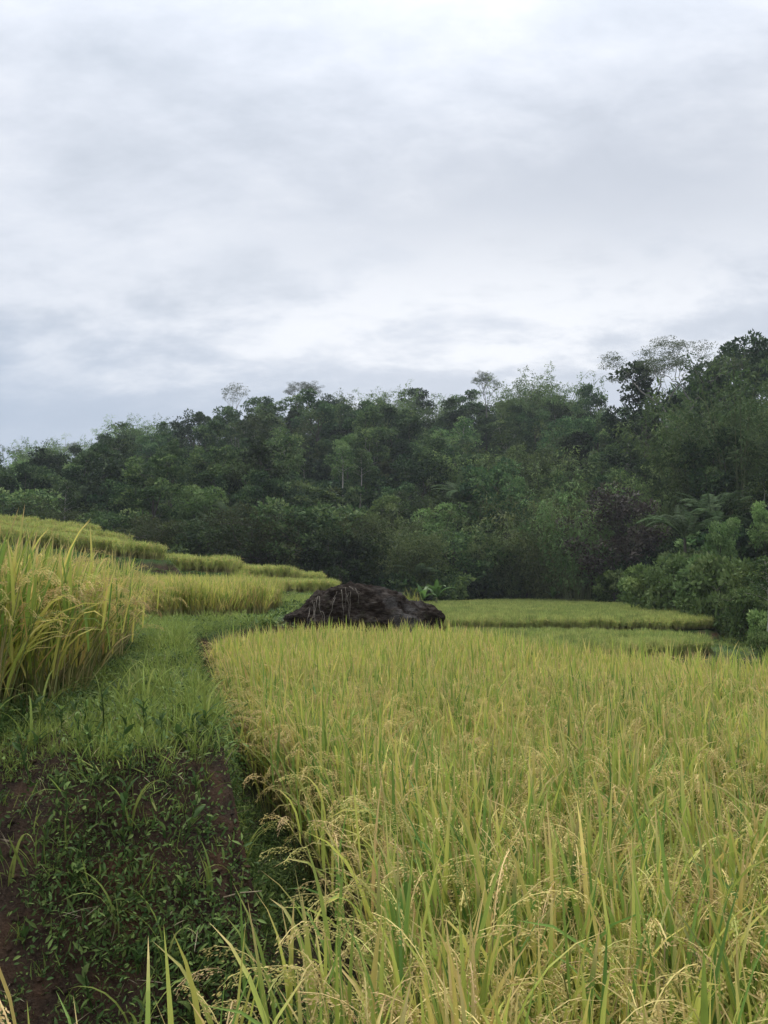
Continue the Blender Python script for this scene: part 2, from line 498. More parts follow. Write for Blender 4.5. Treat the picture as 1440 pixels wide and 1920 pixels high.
# ponded water at the foot of the lower paddies
m, t = mat_new('paddy_water')
p = t.n('ShaderNodeBsdfPrincipled')
p.inputs['Base Color'].default_value = (0.035, 0.030, 0.018, 1)
p.inputs['Roughness'].default_value = 0.08
b = t.n('ShaderNodeBump')
b.inputs['Strength'].default_value = 0.05
t.set(b.inputs['Height'], t.noise(None, 30, 3, 0.5))
t.set(p.inputs['Normal'], b)
o = t.n('ShaderNodeOutputMaterial')
t.set(o.inputs[0], p)


# ------------------------------------------------------------------ mesh building
class MB:
    """collects vertices, faces (tris or quads), material slots and the 'col' attribute"""
    def __init__(s):
        s.v, s.f4, s.f3, s.c = [], [], [], []
        s.n = 0

    def add(s, V, faces, C, mat=0):
        V = np.asarray(V, float).reshape(-1, 3)
        C = np.asarray(C, float)
        if C.ndim == 1:
            C = np.tile(C, (len(V), 1))
        faces = np.asarray(faces, np.int64) + s.n
        (s.f4 if faces.shape[1] == 4 else s.f3).append((faces, mat))
        s.v.append(V)
        s.c.append(C.reshape(-1, 3))
        s.n += len(V)

    def merge(s, o, mat):
        for fs, dst in ((o.f4, s.f4), (o.f3, s.f3)):
            for fc, _ in fs:
                dst.append((fc + s.n, mat))
        s.v += o.v
        s.c += o.c
        s.n += o.n

    def mesh(s, name, mats, smooth=False):
        V = np.concatenate(s.v)
        C = np.concatenate(s.c)
        groups = s.f4 + s.f3
        loops = np.concatenate([g.ravel() for g, _ in groups])
        sizes = np.concatenate([np.full(len(g), g.shape[1]) for g, _ in groups])
        mi = np.concatenate([np.full(len(g), k) for g, k in groups])
        me = bpy.data.meshes.new(name)
        me.vertices.add(len(V))
        me.vertices.foreach_set('co', V.astype(np.float32).ravel())
        me.loops.add(len(loops))
        me.loops.foreach_set('vertex_index', loops.astype(np.int32))
        me.polygons.add(len(sizes))
        starts = np.concatenate([[0], np.cumsum(sizes)[:-1]])
        me.polygons.foreach_set('loop_start', starts.astype(np.int32))
        me.polygons.foreach_set('material_index', mi.astype(np.int32))
        me.polygons.foreach_set('use_smooth', np.full(len(sizes), smooth))
        at = me.attributes.new('col', 'FLOAT_COLOR', 'POINT')
        at.data.foreach_set('color', np.concatenate([C, np.ones((len(C), 1))], 1).astype(np.float32).ravel())
        for mm in (mats if isinstance(mats, (list, tuple)) else [mats]):
            me.materials.append(MATS[mm])
        me.update(calc_edges=True)
        return me


def unit(a):
    return a / np.maximum(np.linalg.norm(a, axis=-1, keepdims=True), 1e-9)


def add_strips(mb, P, W, S, C, fold=0.0, mat=0):
    """ribbons: P (n,k,3) centre lines, W (n,k) half widths, S (n,k,3) side vectors, C (n,3) colour (g replaced by position along)"""
    n, k = P.shape[:2]
    col = np.repeat(C[:, None, :], k, 1).copy()
    col[:, :, 1] = np.linspace(0, 1, k)[None]
    L = P - S * W[..., None]
    Rr = P + S * W[..., None]
    if fold:
        T = np.gradient(P, axis=1)
        N = unit(np.cross(T, S))
        mid = P - N * (W * fold)[..., None]
        V = np.stack([L, mid, Rr], 2)
        w_ = 3
    else:
        V = np.stack([L, Rr], 2)
        w_ = 2
    cc = np.repeat(col[:, :, None, :], w_, 2)
    idx = np.arange(n * k * w_).reshape(n, k, w_)
    fs = []
    for j in range(w_ - 1):
        fs.append(np.stack([idx[:, :-1, j], idx[:, :-1, j + 1], idx[:, 1:, j + 1], idx[:, 1:, j]], -1).reshape(-1, 4))
    mb.add(V, np.concatenate(fs), cc.reshape(-1, 3), mat)


def curves(base, az, th0, length, bend, k, power=1.5):
    """arching centre lines: start tilt th0 from the vertical, bending down by bend along the length"""
    n = len(az)
    tt = np.linspace(0, 1, k)
    th = th0[:, None] + bend[:, None] * (tt[None] ** power)
    d = np.stack([np.sin(th) * np.cos(az)[:, None], np.sin(th) * np.sin(az)[:, None], np.cos(th)], -1)
    step = (length / (k - 1))[:, None, None]
    P = np.concatenate([np.zeros((n, 1, 3)), np.cumsum((d[:, :-1] + d[:, 1:]) / 2 * step, 1)], 1)
    return base[:, None, :] + P, d


def add_blades(mb, base, az, th0, length, bend, width, C, k=6, fold=0.0, twist=0.4, power=1.5, shape='grass', rs=rng):
    P, d = curves(base, az, th0, length, bend, k, power)
    tt = np.linspace(0, 1, k)
    if shape == 'grass':
        prof = np.clip(np.minimum(0.55 + 2.2 * tt, 1) * (1 - tt ** 2.6), 0.02, 1)
    elif shape == 'oval':
        prof = np.clip(np.sin(np.pi * np.clip(tt, 0.0, 1) ** 0.85) ** 0.8, 0.04, 1)
    else:
        prof = np.clip(1 - tt * 0.6, 0.02, 1)
    W = width[:, None] * prof[None]
    tw = (rs.random(len(az)) - 0.5)[:, None] * twist * 2 * (0.4 + tt[None])
    s0 = np.stack([-np.sin(az), np.cos(az), np.zeros_like(az)], -1)[:, None, :] * np.ones((1, k, 1))
    nn = np.cross(d, s0)
    S = s0 * np.cos(tw)[..., None] + nn * np.sin(tw)[..., None]
    add_strips(mb, P, W, S, C, fold)
    return P


def add_leaves(mb, c, d, nrm, ln, wd, C, mat=0):
    """diamond leaves, two triangles folded along the middle as one quad"""
    d = unit(d)
    s = unit(np.cross(nrm, d))
    n = len(c)
    a = c
    tip = c + d * ln[:, None]
    up = unit(np.cross(d, s))
    m_ = c + d * (ln * 0.42)[:, None] - up * (ln * 0.05)[:, None]
    V = np.stack([a, m_ + s * wd[:, None] / 2, tip, m_ - s * wd[:, None] / 2], 1)
    mb.add(V, np.arange(4 * n).reshape(n, 4), np.repeat(C, 4, 0), mat)


def add_tube(mb, path, rad, sides=6, C=(0.5, 0.5, 0.5), cap=True):
    path = np.asarray(path, float)
    rad = np.asarray(rad, float)
    k = len(path)
    T = unit(np.gradient(path, axis=0))
    ref = np.array([0.0, 1.0, 0.0]) if abs(T[:, 1]).mean() < 0.8 else np.array([1.0, 0, 0])
    A = unit(np.cross(T, ref))
    B = np.cross(T, A)
    an = np.linspace(0, 2 * pi, sides, endpoint=False)
    V = path[:, None] + rad[:, None, None] * (np.cos(an)[None, :, None] * A[:, None] + np.sin(an)[None, :, None] * B[:, None])
    idx = np.arange(k * sides).reshape(k, sides)
    nx = np.roll(idx, -1, 1)
    fs = np.stack([idx[:-1], nx[:-1], nx[1:], idx[1:]], -1).reshape(-1, 4)
    mb.add(V, fs, np.array(C, float))


def rand_dirs(n, rs=rng):
    v = rs.normal(size=(n, 3))
    return unit(v)


# ------------------------------------------------------------------ objects
def tag(o, label=None, cat=None, group=None, kind=None):
    if label:
        o['label'] = label
    if cat:
        o['category'] = cat
    if group:
        o['group'] = group
    if kind:
        o['kind'] = kind
    return o


def obj(name, me, parent=None, loc=(0, 0, 0), rz=0.0, sc=1.0, rot=None):
    o = bpy.data.objects.new(name, me)
    COL.objects.link(o)
    o.location = loc
    o.rotation_euler = rot if rot is not None else (0, 0, rz)
    o.scale = (sc, sc, sc) if not isinstance(sc, (tuple, list)) else sc
    if parent is not None:
        o.parent = parent
    return o


def thing(name, parts, label, cat, loc, rz=0.0, sc=1.0, group=None, rot=None):
    """an Empty at the thing's base with one child per (name, mesh[, loc, rot]) part"""
    e = obj(name, None, None, loc, rz, sc, rot)
    e.empty_display_size = 0.1
    tag(e, label, cat, group)
    kids = []
    for pr in parts:
        c = obj(pr[0], pr[1], e)
        if len(pr) > 2:
            c.location = pr[2]
            c.rotation_euler = pr[3]
        kids.append(c)
    return e, kids


def scatter(name, pts, rz, sc, vi, protos, label, cat, tilt=None):
    """stuff: one object whose points carry copies of the prototype meshes (geometry nodes)"""
    n = len(pts)
    me = bpy.data.meshes.new(name)
    me.vertices.add(n)
    me.vertices.foreach_set('co', np.asarray(pts, np.float32).ravel())
    rot = np.zeros((n, 3), np.float32)
    rot[:, 2] = rz
    if tilt is not None:
        rot[:, :2] = tilt
    a = me.attributes.new('rot', 'FLOAT_VECTOR', 'POINT')
    a.data.foreach_set('vector', rot.ravel())
    scl = np.asarray(sc, np.float32)
    if scl.ndim == 1:
        scl = np.repeat(scl[:, None], 3, 1)
    a = me.attributes.new('scl', 'FLOAT_VECTOR', 'POINT')
    a.data.foreach_set('vector', scl.astype(np.float32).ravel())
    a = me.attributes.new('vi', 'INT', 'POINT')
    a.data.foreach_set('value', np.asarray(vi, np.int32))
    ob = bpy.data.objects.new(name, me)
    COL.objects.link(ob)
    ng = bpy.data.node_groups.new(name + '_scatter', 'GeometryNodeTree')
    ng.interface.new_socket('Geometry', in_out='INPUT', socket_type='NodeSocketGeometry')
    ng.interface.new_socket('Geometry', in_out='OUTPUT', socket_type='NodeSocketGeometry')
    gi = ng.nodes.new('NodeGroupInput')
    go = ng.nodes.new('NodeGroupOutput')
    jn = ng.nodes.new('GeometryNodeJoinGeometry')
    for pm in protos:
        po = bpy.data.objects.new(name + '_source', pm)
        oi = ng.nodes.new('GeometryNodeObjectInfo')
        oi.inputs[0].default_value = po
        g2 = ng.nodes.new('GeometryNodeGeometryToInstance')
        ng.links.new(oi.outputs['Geometry'], g2.inputs[0])
        ng.links.new(g2.outputs[0], jn.inputs[0])
    ip = ng.nodes.new('GeometryNodeInstanceOnPoints')
    ng.links.new(gi.outputs[0], ip.inputs['Points'])
    ng.links.new(jn.outputs[0], ip.inputs['Instance'])
    ip.inputs['Pick Instance'].default_value = True

    def attr(nm, typ, sock):
        na = ng.nodes.new('GeometryNodeInputNamedAttribute')
        na.data_type = typ
        na.inputs[0].default_value = nm
        ng.links.new(na.outputs[0], sock)
        return na
    attr('vi', 'INT', ip.inputs['Instance Index'])
    na = attr('rot', 'FLOAT_VECTOR', ip.inputs['Rotation'])
    attr('scl', 'FLOAT_VECTOR', ip.inputs['Scale'])
    ng.links.new(ip.outputs[0], go.inputs[0])
    md = ob.modifiers.new('scatter', 'NODES')
    md.node_group = ng
    tag(ob, label, cat, None, 'stuff')
    return ob


def in_view(x, y, margin=0.6):
    return (y > 0.6) & (np.abs(x) < y * (720 / F) * 1.04 + margin)


# ------------------------------------------------------------------ ground sheet
def axis(parts):
    out = [parts[0][0]]
    for a, b, st in parts:
        n = max(1, int(round((b - a) / st)))
        out += list(np.linspace(a, b, n + 1)[1:])
    return np.array(out)


gx = axis([(-900, -200, 70), (-200, -60, 5), (-60, -30, 1.5), (-30, -9, 0.35), (-9, -3.4, 0.2), (-3.4, -0.1, 0.03), (-0.1, 3, 0.2), (3, 28, 0.4),
           (28, 60, 1.5), (60, 200, 5), (200, 900, 70)])
gy = axis([(-400, -40, 40), (-40, -4, 4), (-4, 1, 0.4), (1, 7, 0.035), (7, 14, 0.1), (14, 60, 0.35), (60, 100, 0.9), (100, 220, 4), (220, 400, 15),
           (400, 1500, 80)])
XX, YY = np.meshgrid(gx, gy)
ZZ = ground(XX.ravel(), YY.ravel())
nxg, nyg = len(gx), len(gy)
idx = np.arange(nxg * nyg).reshape(nyg, nxg)
fs = np.stack([idx[:-1, :-1], idx[:-1, 1:], idx[1:, 1:], idx[1:, :-1]], -1).reshape(-1, 4)
mb = MB()
mb.add(np.stack([XX.ravel(), YY.ravel(), ZZ], 1), fs, np.array([0.5, 0.5, 0.5]))
tag(obj('ground', mb.mesh('ground', 'ground_soil', True)), 'brown earth terraces, banks and wooded hillside', 'ground', None, 'structure')

# ponded water in front of the lower paddies
mb = MB()
for poly, z in ((F2, -1.67), (F3, -1.15)):
    P = np.array(poly)
    c = P.mean(0)
    P = c + (P - c) * 1.006
    V = np.concatenate([[[c[0], c[1], z]], np.c_[P, np.full(len(P), z)]])
    k = len(P)
    mb.add(V, [[0, 1 + i, 1 + (i + 1) % k] for i in range(k)], np.array([0.5] * 3))
tag(obj('water', mb.mesh('water', 'paddy_water')), 'shallow brown water standing in the two lower paddies', 'water', None, 'structure')


# ------------------------------------------------------------------ rice
def rice_parts(seed, tillers=12, H=0.78, spread=0.06, lean=0.16, yellow=0.5, big=1.0, kleaf=6, grains=96, fold=0.25):
    rs = np.random.default_rng(seed)
    st, lf, pn = MB(), MB(), MB()
    n = tillers
    az = rs.random(n) * 2 * pi
    r = spread * np.sqrt(rs.random(n))
    base = np.stack([r * np.cos(az), r * np.sin(az), np.zeros(n) - 0.02], 1)
    az = az + rs.normal(size=n) * 0.5
    th = np.abs(rs.normal(size=n)) * lean + 0.03
    ln = H * (0.82 + 0.28 * rs.random(n))
    bend = 0.10 + rs.random(n) * 0.25
    P, d = curves(base, az, th, ln, bend, 5)
    cs = np.stack([rs.random(n), rs.random(n), rs.random(n)], 1)
    for i in range(n):
        add_tube(st, P[i], np.linspace(0.0036, 0.0018, 5) * big, 3, cs[i])
    # leaves
    tot = []
    for j, (t0, l0, l1, a0, a1, b0, b1) in enumerate(((0.30, 0.28, 0.46, 0.15, 0.5, 0.3, 1.6), (0.52, 0.32, 0.52, 0.12, 0.42, 0.2, 1.5),
                                                      (0.72, 0.30, 0.48, 0.05, 0.35, 0.1, 1.2), (0.93, 0.22, 0.36, 0.02, 0.30, 0.0, 0.8), (0.80, 0.26, 0.44, 0.02, 0.22, 0.0, 0.5))):
        keep = rs.random(n) < (0.75, 0.95, 0.95, 0.8, 0.7)[j]
        f = t0 * 4
        i0 = int(f)
        b_ = P[:, i0] * (1 - (f - i0)) + P[:, min(i0 + 1, 4)] * (f - i0)
        b_ = b_[keep]
        m_ = keep.sum()
        la = az[keep] + rs.normal(size=m_) * 1.2
        sharp = rs.random(m_) < 0.16
        bd = b0 + (b1 - b0) * rs.random(m_) ** 1.6 + sharp * 0.9
        cc = np.clip(rs.beta(1.5, 1.7, m_) * 0.72 + yellow * 0.42 - 0.08 + (0.22 if j == 0 else 0) + (rs.random(m_) < 0.10) * 0.4 - (rs.random(m_) < 0.18) * 0.25, 0, 1)
        C = np.stack([cc, np.zeros(m_), rs.random(m_)], 1)
        add_blades(lf, b_, la, a0 + (a1 - a0) * rs.random(m_), l0 + (l1 - l0) * rs.random(m_), bd, (0.0044 + 0.0036 * rs.random(m_)) * big, C, kleaf, fold, 0.7, 1.6, rs=rs)
    # panicles
    top = P[:, -1]
    np_ = n
    pa = az + rs.normal(size=np_) * 0.7
    pl_ = 0.17 + 0.08 * rs.random(np_)
    PP, pd = curves(top, pa, th + bend, pl_, 1.3 + 0.9 * rs.random(np_), 7, 1.1)
    pc = np.stack([np.clip(rs.normal(0.5, 0.2, np_), 0, 1), np.zeros(np_), rs.random(np_)], 1)
    sd = np.stack([-np.sin(pa), np.cos(pa), np.zeros(np_)], -1)[:, None] * np.ones((1, 7, 1))
    add_strips(pn, PP, np.full((np_, 7), 0.0012 * big), sd, pc)
    for i in range(np_):
        g = grains
        tt = 0.18 + 0.82 * rs.random(g) ** 0.9
        f = tt * 6
        i0 = np.minimum(f.astype(int), 5)
        c = PP[i][i0] * (1 - (f - i0))[:, None] + PP[i][i0 + 1] * (f - i0)[:, None]
        dd = pd[i][i0]
        off = rs.normal(size=(g, 3)) * 0.0042
        off[:, 2] -= np.abs(rs.normal(size=g)) * 0.011
        c = c + off
        gd = unit(dd + rs.normal(size=(g, 3)) * 0.28 + np.array([0, 0, -0.4]))
        C = np.stack([np.clip(pc[i, 0] + rs.normal(size=g) * 0.15, 0, 1), np.zeros(g), rs.random(g)], 1)
        add_leaves(pn, c, gd, rand_dirs(g, rs), np.full(g, 0.0098) * big, np.full(g, 0.0033) * big, C)
    return st, lf, pn


def rice_meshes(name, seed, leafmat='rice_leaf', **kw):
    st, lf, pn = rice_parts(seed, **kw)
    parts = [('stalks', st.mesh(name + '_stalks', 'rice_straw')), ('leaves', lf.mesh(name + '_leaves', leafmat)), ('panicles', pn.mesh(name + '_panicles', 'rice_grain'))]
    j = MB()
    j.merge(st, 0)
    j.merge(lf, 1)
    j.merge(pn, 2)
    return parts, j.mesh(name + '_whole', ['rice_straw', leafmat, 'rice_grain'])


def rice_single(name, seed, tillers, **kw):
    """the same plant with every leaf and every panicle a mesh of its own"""
    st, lf, pn = rice_parts(seed, tillers=tillers, **kw)
    out = [('stalks', st.mesh(name + '_stalks', 'rice_straw'))]
    for V, C in zip(lf.v, lf.c):
        per = 6 * 3
        for b_ in range(len(V) // per):
            m_ = MB()
            ii = np.arange(per).reshape(6, 3)
            f_ = np.concatenate([np.stack([ii[:-1, q], ii[:-1, q + 1], ii[1:, q + 1], ii[1:, q]], -1).reshape(-1, 4) for q in (0, 1)])
            m_.add(V[b_ * per:(b_ + 1) * per], f_, C[b_ * per:(b_ + 1) * per])
            out.append(('leaf', m_.mesh(name + '_leaf', 'rice_leaf')))
    for i in range(tillers):
        m_ = MB()
        ii = np.arange(14).reshape(7, 2)
        m_.add(pn.v[0][i * 14:(i + 1) * 14], np.stack([ii[:-1, 0], ii[:-1, 1], ii[1:, 1], ii[1:, 0]], -1), pn.c[0][i * 14:(i + 1) * 14])
        V = pn.v[1 + i]
        m_.add(V, np.arange(len(V)).reshape(-1, 4), pn.c[1 + i])
        out.append(('panicle', m_.mesh(name + '_panicle', 'rice_grain')))
    return out


def rice_plant(parts, label, x_, y_, z_, group, s_):
    e, kids = thing('rice_plant', parts, label, 'rice plant', (x_, y_, z_), rng.random() * 6.28, s_, group)
    for c in kids:
        if c.name.split('.')[0] in ('leaves', 'panicles', 'stalks'):
            c['kind'] = 'stuff'


RICE_ONE = [rice_single('rice_one', 120 + i, 11 + i, yellow=0.26 + 0.11 * (i % 3), big=1.0) for i in range(3)]
RICE = [rice_meshes('rice', 100 + i, tillers=12 + i % 4, yellow=0.26 + 0.11 * (i % 3), big=1.0) for i in range(7)]
# in the middle distance: wider blades, fewer grains
RICE_MID = [rice_meshes('rice_mid', 140 + i, tillers=15, yellow=0.42, big=1.4, kleaf=4, grains=26, fold=0.0, H=0.75, spread=0.09)[1] for i in range(4)]
RICE_FAR = [rice_meshes('rice_far', 160 + i, 'rice_leaf_far', tillers=14, yellow=0.55, big=2.4, kleaf=4, grains=30, fold=0.0, H=0.66, spread=0.10, lean=0.13)[1] for i in range(3)]
RICE_GRN = [rice_meshes('rice_green', 180 + i, 'rice_leaf_green', tillers=15, yellow=0.22 + 0.22 * i, big=2.2, kleaf=4, grains=6 + 10 * i, fold=0.0, H=0.52, spread=0.08, lean=0.12)[1] for i in range(3)]


def plant_grid(poly, step, jit, inset=0.05, margin=1.0, ang=0.0, rs=rng):
    P = np.array(poly)
    c = P.mean(0)
    r = np.abs(P - c).max() * 1.5
    a = np.arange(-r, r, step)
    gx_, gy_ = np.meshgrid(a, a)
    x = c[0] + gx_ * math.cos(ang) - gy_ * math.sin(ang)
    y = c[1] + gx_ * math.sin(ang) + gy_ * math.cos(ang)
    x = x.ravel() + rs.normal(size=x.size) * jit * step
    y = y.ravel() + rs.normal(size=y.size) * jit * step
    k = (poly_sd(x, y, poly) < -inset) & in_view(x, y, margin)
    return x[k], y[k]


# near field: the largest plants one by one, the rest as one crop
F1R = [(-0.42, 0.95), (-0.36, 1.45), (-0.10, 1.75), (0.08, 2.2), (0.08, 2.66), (-0.06, 3.4), (-0.46, 4.7), (-0.92, 6), (-1.54, 8.2), (-2.2, 10.8), (-1.9, 11.8), (-1.2, 12.5),
       (0.9, 12.6), (1.8, 10.6), (2.5, 9.0), (3.7, 7.5), (6, 6.3), (10, 5.2), (10, 0.75), (-0.42, 0.75)]
x, y = plant_grid(F1R, 0.17, 0.22, 0.0, 1.7, 0.35)
z = ground(x, y)
dist = np.hypot(x, y)
ok = dist > 1.12
x, y, z, dist = x[ok], y[ok], z[ok], dist[ok]
order = np.argsort(dist + 50 * ~in_view(x, y, 0.12))
NEAR = 240
GR1 = 'rice plants at the near edge of the near field'
for num, q in enumerate(order[:NEAR]):
    parts = RICE_ONE[num % 3] if num < 26 else RICE[int(rng.integers(len(RICE)))][0]
    a_ = x[q] / y[q]
    lab = 'ripe yellow-green rice plant with drooping tan panicles, in the front rows of the near field' if a_ > 0.0 else \
        'ripe yellow-green rice plant with drooping tan panicles, leaning over the edge beside the weedy bank'
    rice_plant(parts, lab, x[q], y[q], z[q], GR1, 0.94 + 0.18 * rng.random())
rest = order[NEAR:]
patch = fbm2(x[rest], y[rest], 1.4, 3, 31)
mid = dist[rest] > 6.5
for sel, protos, nm, lab in ((~mid, [r_[1] for r_ in RICE], 'rice_crop', 'yellow-green ripening rice filling the near field'),
                             (mid, RICE_MID, 'rice_crop', 'paler rice at the far side of the near field before the boulder')):
    q = rest[sel]
    n = len(q)
    scatter(nm, np.stack([x[q], y[q], z[q]], 1), rng.random(n) * 6.28, 0.96 + 0.16 * rng.random(n) + 0.07 * patch[sel], rng.integers(0, len(protos), n), protos, lab, 'rice')

# left terrace beside the path
L1R = [(-1.72, 3.5), (-1.8, 4.4), (-2.05, 5.4), (-2.4, 7), (-2.8, 8.2), (-3.0, 8.9), (-9, 9.2), (-9, 3.42), (-3, 3.42)]
x, y = plant_grid(L1R, 0.17, 0.22, 0.0, 1.7, 0.1)
z = ground(x, y)
key = poly_sd(x, y, L1R)                      # the plants along the open edge show most
order = np.argsort(np.hypot(x + 1.7, y - 3.5) * 0.6 - key * 0.2 + 50 * ~in_view(x, y, 0.12))
GR2 = 'rice plants along the edge of the upper terrace'
RICE_T = [rice_meshes('rice_tall', 210 + i, tillers=14, yellow=0.42, big=1.2, H=0.66, lean=0.24) for i in range(5)]
RICE_T1 = [rice_single('rice_tall_one', 230 + i, 11, yellow=0.42, big=1.2, H=0.66, lean=0.24) for i in range(2)]
for num, q in enumerate(order[:60]):
    rice_plant(RICE_T1[num % 2] if num < 10 else RICE_T[int(rng.integers(5))][0], 'tall rice plant with heavy drooping panicles at the edge of the terrace above the path',
               x[q], y[q], z[q], GR2, 0.94 + 0.18 * rng.random())
q = order[60:]
n = len(q)
scatter('rice_crop', np.stack([x[q], y[q], z[q]], 1), rng.random(n) * 6.28, 0.92 + 0.18 * rng.random(n), rng.integers(0, 5, n), [r_[1] for r_ in RICE_T],
        'tall ripe rice standing on the terrace left of the path', 'rice')

L2R = [(-9, 14.2), (-5.0, 14.4), (-3.0, 15.0), (-2.45, 16.2), (-2.5, 18.5), (-3.0, 22), (-3.8, 24.5), (-10, 26)]
FIELDS = [
    (L2R, 0.21, RICE_MID, 0.84, 'bright yellow rice on the terrace between the path and the boulder'),
    (L3, 0.26, RICE_FAR, 0.90, 'low yellow-green rice on the terrace just left of the boulder top'),
    (L4, 0.28, RICE_FAR, 1.05, 'tan-edged rice on the narrow terrace under the dark thicket'),
    (L4B, 0.28, RICE_FAR, 0.95, 'small rice patch at the end of the stepped terraces'),
    (L5, 0.28, RICE_FAR, 1.05, 'golden rice with a rounded corner on the middle terrace of the left slope'),
    (L5B, 0.30, RICE_FAR, 1.05, 'strip of yellow rice behind the middle terrace of the left slope'),
    (L6, 0.28, RICE_FAR, 1.05, 'yellow rice on the upper terrace with a blunt brown end'),
    (L7, 0.30, RICE_FAR, 1.10, 'yellow rice on the second highest terrace at the left edge'),
    (L8, 0.30, RICE_FAR, 1.10, 'golden rice on the highest terrace at the left edge'),
    (F2, 0.28, RICE_GRN, 1.10, 'yellow-green rice in the lower paddy with the curved front'),
    (F3, 0.30, RICE_GRN, 1.10, 'green rice in the wide far paddy at the foot of the forest'),
]
for poly, step, protos, s_, lab in FIELDS:
    x, y = plant_grid(poly, step, 0.12 if protos is RICE_GRN else 0.28, -0.1, 1.5, 0.02)
    ed = poly_sd(x, y, poly) + (0.12 if protos is RICE_GRN else 0.55) * fbm2(x, y, 1.6, 3, 43) + 0.15
    kk = (ed < 0) & (rng.random(len(x)) < 0.97 - 0.3 * sstep(ed, -0.6, 0) * (protos is RICE_FAR))
    x, y, ed = x[kk], y[kk], ed[kk]
    z = ground(x, y)
    n = len(x)
    big_ = fbm2(x, y, 3.0, 3, 41)
    hv = 0.85 + 0.26 * rng.random(n) + 0.12 * big_ - 0.16 * sstep(ed, -0.5, 0) * rng.random(n)
    scatter('rice_crop', np.stack([x, y, z], 1), rng.random(n) * 6.28, s_ * hv, np.clip((big_ * 1.6 + 0.5 + rng.normal(size=n) * 0.35) * len(protos), 0, len(protos) - 1).astype(int), protos, lab, 'rice',
            rng.normal(size=(n, 2)) * 0.09)


# ------------------------------------------------------------------ boulder
def boulder():
    prof_u = np.array([500, 530, 545, 562, 585, 605, 625, 642, 662, 690, 715, 738, 752, 762, 778, 793, 802, 811, 818, 824, 829])
    prof_v = np.array([1188, 1172, 1154, 1140, 1124, 1112, 1102, 1097, 1098, 1101, 1105, 1112, 1117, 1128, 1133, 1139, 1146, 1154, 1165, 1178, 1192])
    D = 14.6
    xs = (prof_u - 720) / F * D
    zs = np.array([vz(v, D) for v in prof_v])
    z0 = 0.1
    na, nb = 260, 130
    xa = np.linspace(xs[0], xs[-1], na)
    top = np.interp(xa, xs, zs)
    ker = np.ones(5) / 5
    top = np.convolve(np.pad(top, 2, 'edge'), ker, 'valid')
    xm = (xs[0] + xs[-1]) / 2
    half = (xs[-1] - xs[0]) / 2
    dep = 1.25 * np.sqrt(np.clip(1 - ((xa - xm) / (half * 1.02)) ** 2, 0.02, 1))
    ph = np.linspace(-0.12 * pi, 1.12 * pi, nb)
    cy = -np.cos(ph)
    sz = np.sin(ph)
    sy = np.sign(cy) * np.abs(cy) ** 0.75
    V = np.zeros((na, nb, 3))
    V[:, :, 0] = xa[:, None]
    V[:, :, 1] = D + dep[:, None] * sy[None]
    V[:, :, 2] = z0 + (top[:, None] - z0) * np.sign(sz) * np.abs(sz)[None] ** 0.72
    V = V.reshape(-1, 3)
    c = np.array([xm, D, z0 + 0.2])
    nrm = unit((V - c) / np.array([1.5, 1.0, 1.0]))
    n_ = 0.26 * fbm(V * np.array([1.3, 1.3, 1.9]), 3, 51) + 0.22 * (0.3 - np.abs(fbm(V * 2.6, 3, 55))) + 0.11 * fbm(V * 5, 4, 52) + 0.05 * fbm(V * 16, 3, 54)
    st = V @ unit(np.array([0.25, 0.1, 1.0]))
    n_ += 0.07 * (np.abs(((st * 3.2 + fbm(V * 1.5, 2, 53)) % 1) - 0.5) * 2 - 0.5)
    up = np.clip(nrm[:, 2], 0, 1)
    V = V + nrm * (n_ * (1 - 0.45 * up ** 2))[:, None]
    ctr = np.array([xm, D, 0])
    idx = np.arange(na * nb).reshape(na, nb)
    fs = np.stack([idx[:-1, :-1], idx[1:, :-1], idx[1:, 1:], idx[:-1, 1:]], -1).reshape(-1, 4)
    mb = MB()
    mb.add(V - ctr, fs, np.array([0.5] * 3))
    o = obj('boulder', mb.mesh('boulder', 'boulder_rock', True), None, ctr)
    tag(o, 'large dark brown weathered boulder at the far edge of the near rice field', 'boulder')
    return V.reshape(na, nb, 3), xa, ctr


BV, BXA, BCTR = boulder()


def boulder_front(u, frac):
    """a point on the camera side of the boulder: frac 0 at the crest, 1 at the foot"""
    x = (u - 720) / F * 14.6
    i = int(np.clip(np.searchsorted(BXA, x), 0, len(BXA) - 1))
    col_ = BV[i]
    js = np.arange(0, 66)[::-1]
    zc = col_[js, 2]
    z = zc[0] * (1 - frac) + 0.35 * frac
    j = js[np.argmin(np.abs(zc - z))]
    return col_[j] + np.array([0, -0.03, 0.01])


rs = np.random.default_rng(5)
for nm, runs, lab in (('hanging_root', [(648, 650, .0, .55), (654, 660, .0, .30), (664, 668, .0, .60), (660, 652, .10, .42), (640, 634, .0, .22), (634, 626, .16, .5), (668, 674, .0, .25), (640, 664, .03, .05), (652, 674, .01, .08)],
                       'pale roots hanging down the front of the boulder from its crest'),
                      ('hanging_root', [(600, 596, .02, .5), (604, 610, .02, .4), (597, 588, .05, .55), (592, 600, .1, .7), (608, 622, .25, .55), (588, 584, .2, .6)],
                       'short pale roots with a dry leaf or two over the shoulder of the boulder')):
    e = obj(nm, None, None, boulder_front(runs[0][0], 0.0))
    tag(e, lab, 'roots', 'roots on the boulder')
    for u0, u1, f0, f1 in runs:
        k = 16
        us = np.linspace(u0, u1, k) + np.cumsum(rs.normal(size=k)) * 1.2
        pts = np.array([boulder_front(a, f) for a, f in zip(us, np.linspace(f0, f1, k))])
        pts[1:-1] = (pts[:-2] + pts[1:-1] + pts[2:]) / 3
        mb = MB()
        add_tube(mb, pts - np.array(e.location), np.linspace(0.0085, 0.002, k) * (0.7 + 0.6 * rs.random()), 5)
        obj('root', mb.mesh('root', 'root_pale', True), e)

# ------------------------------------------------------------------ grass, ground cover and weeds on the bank and path


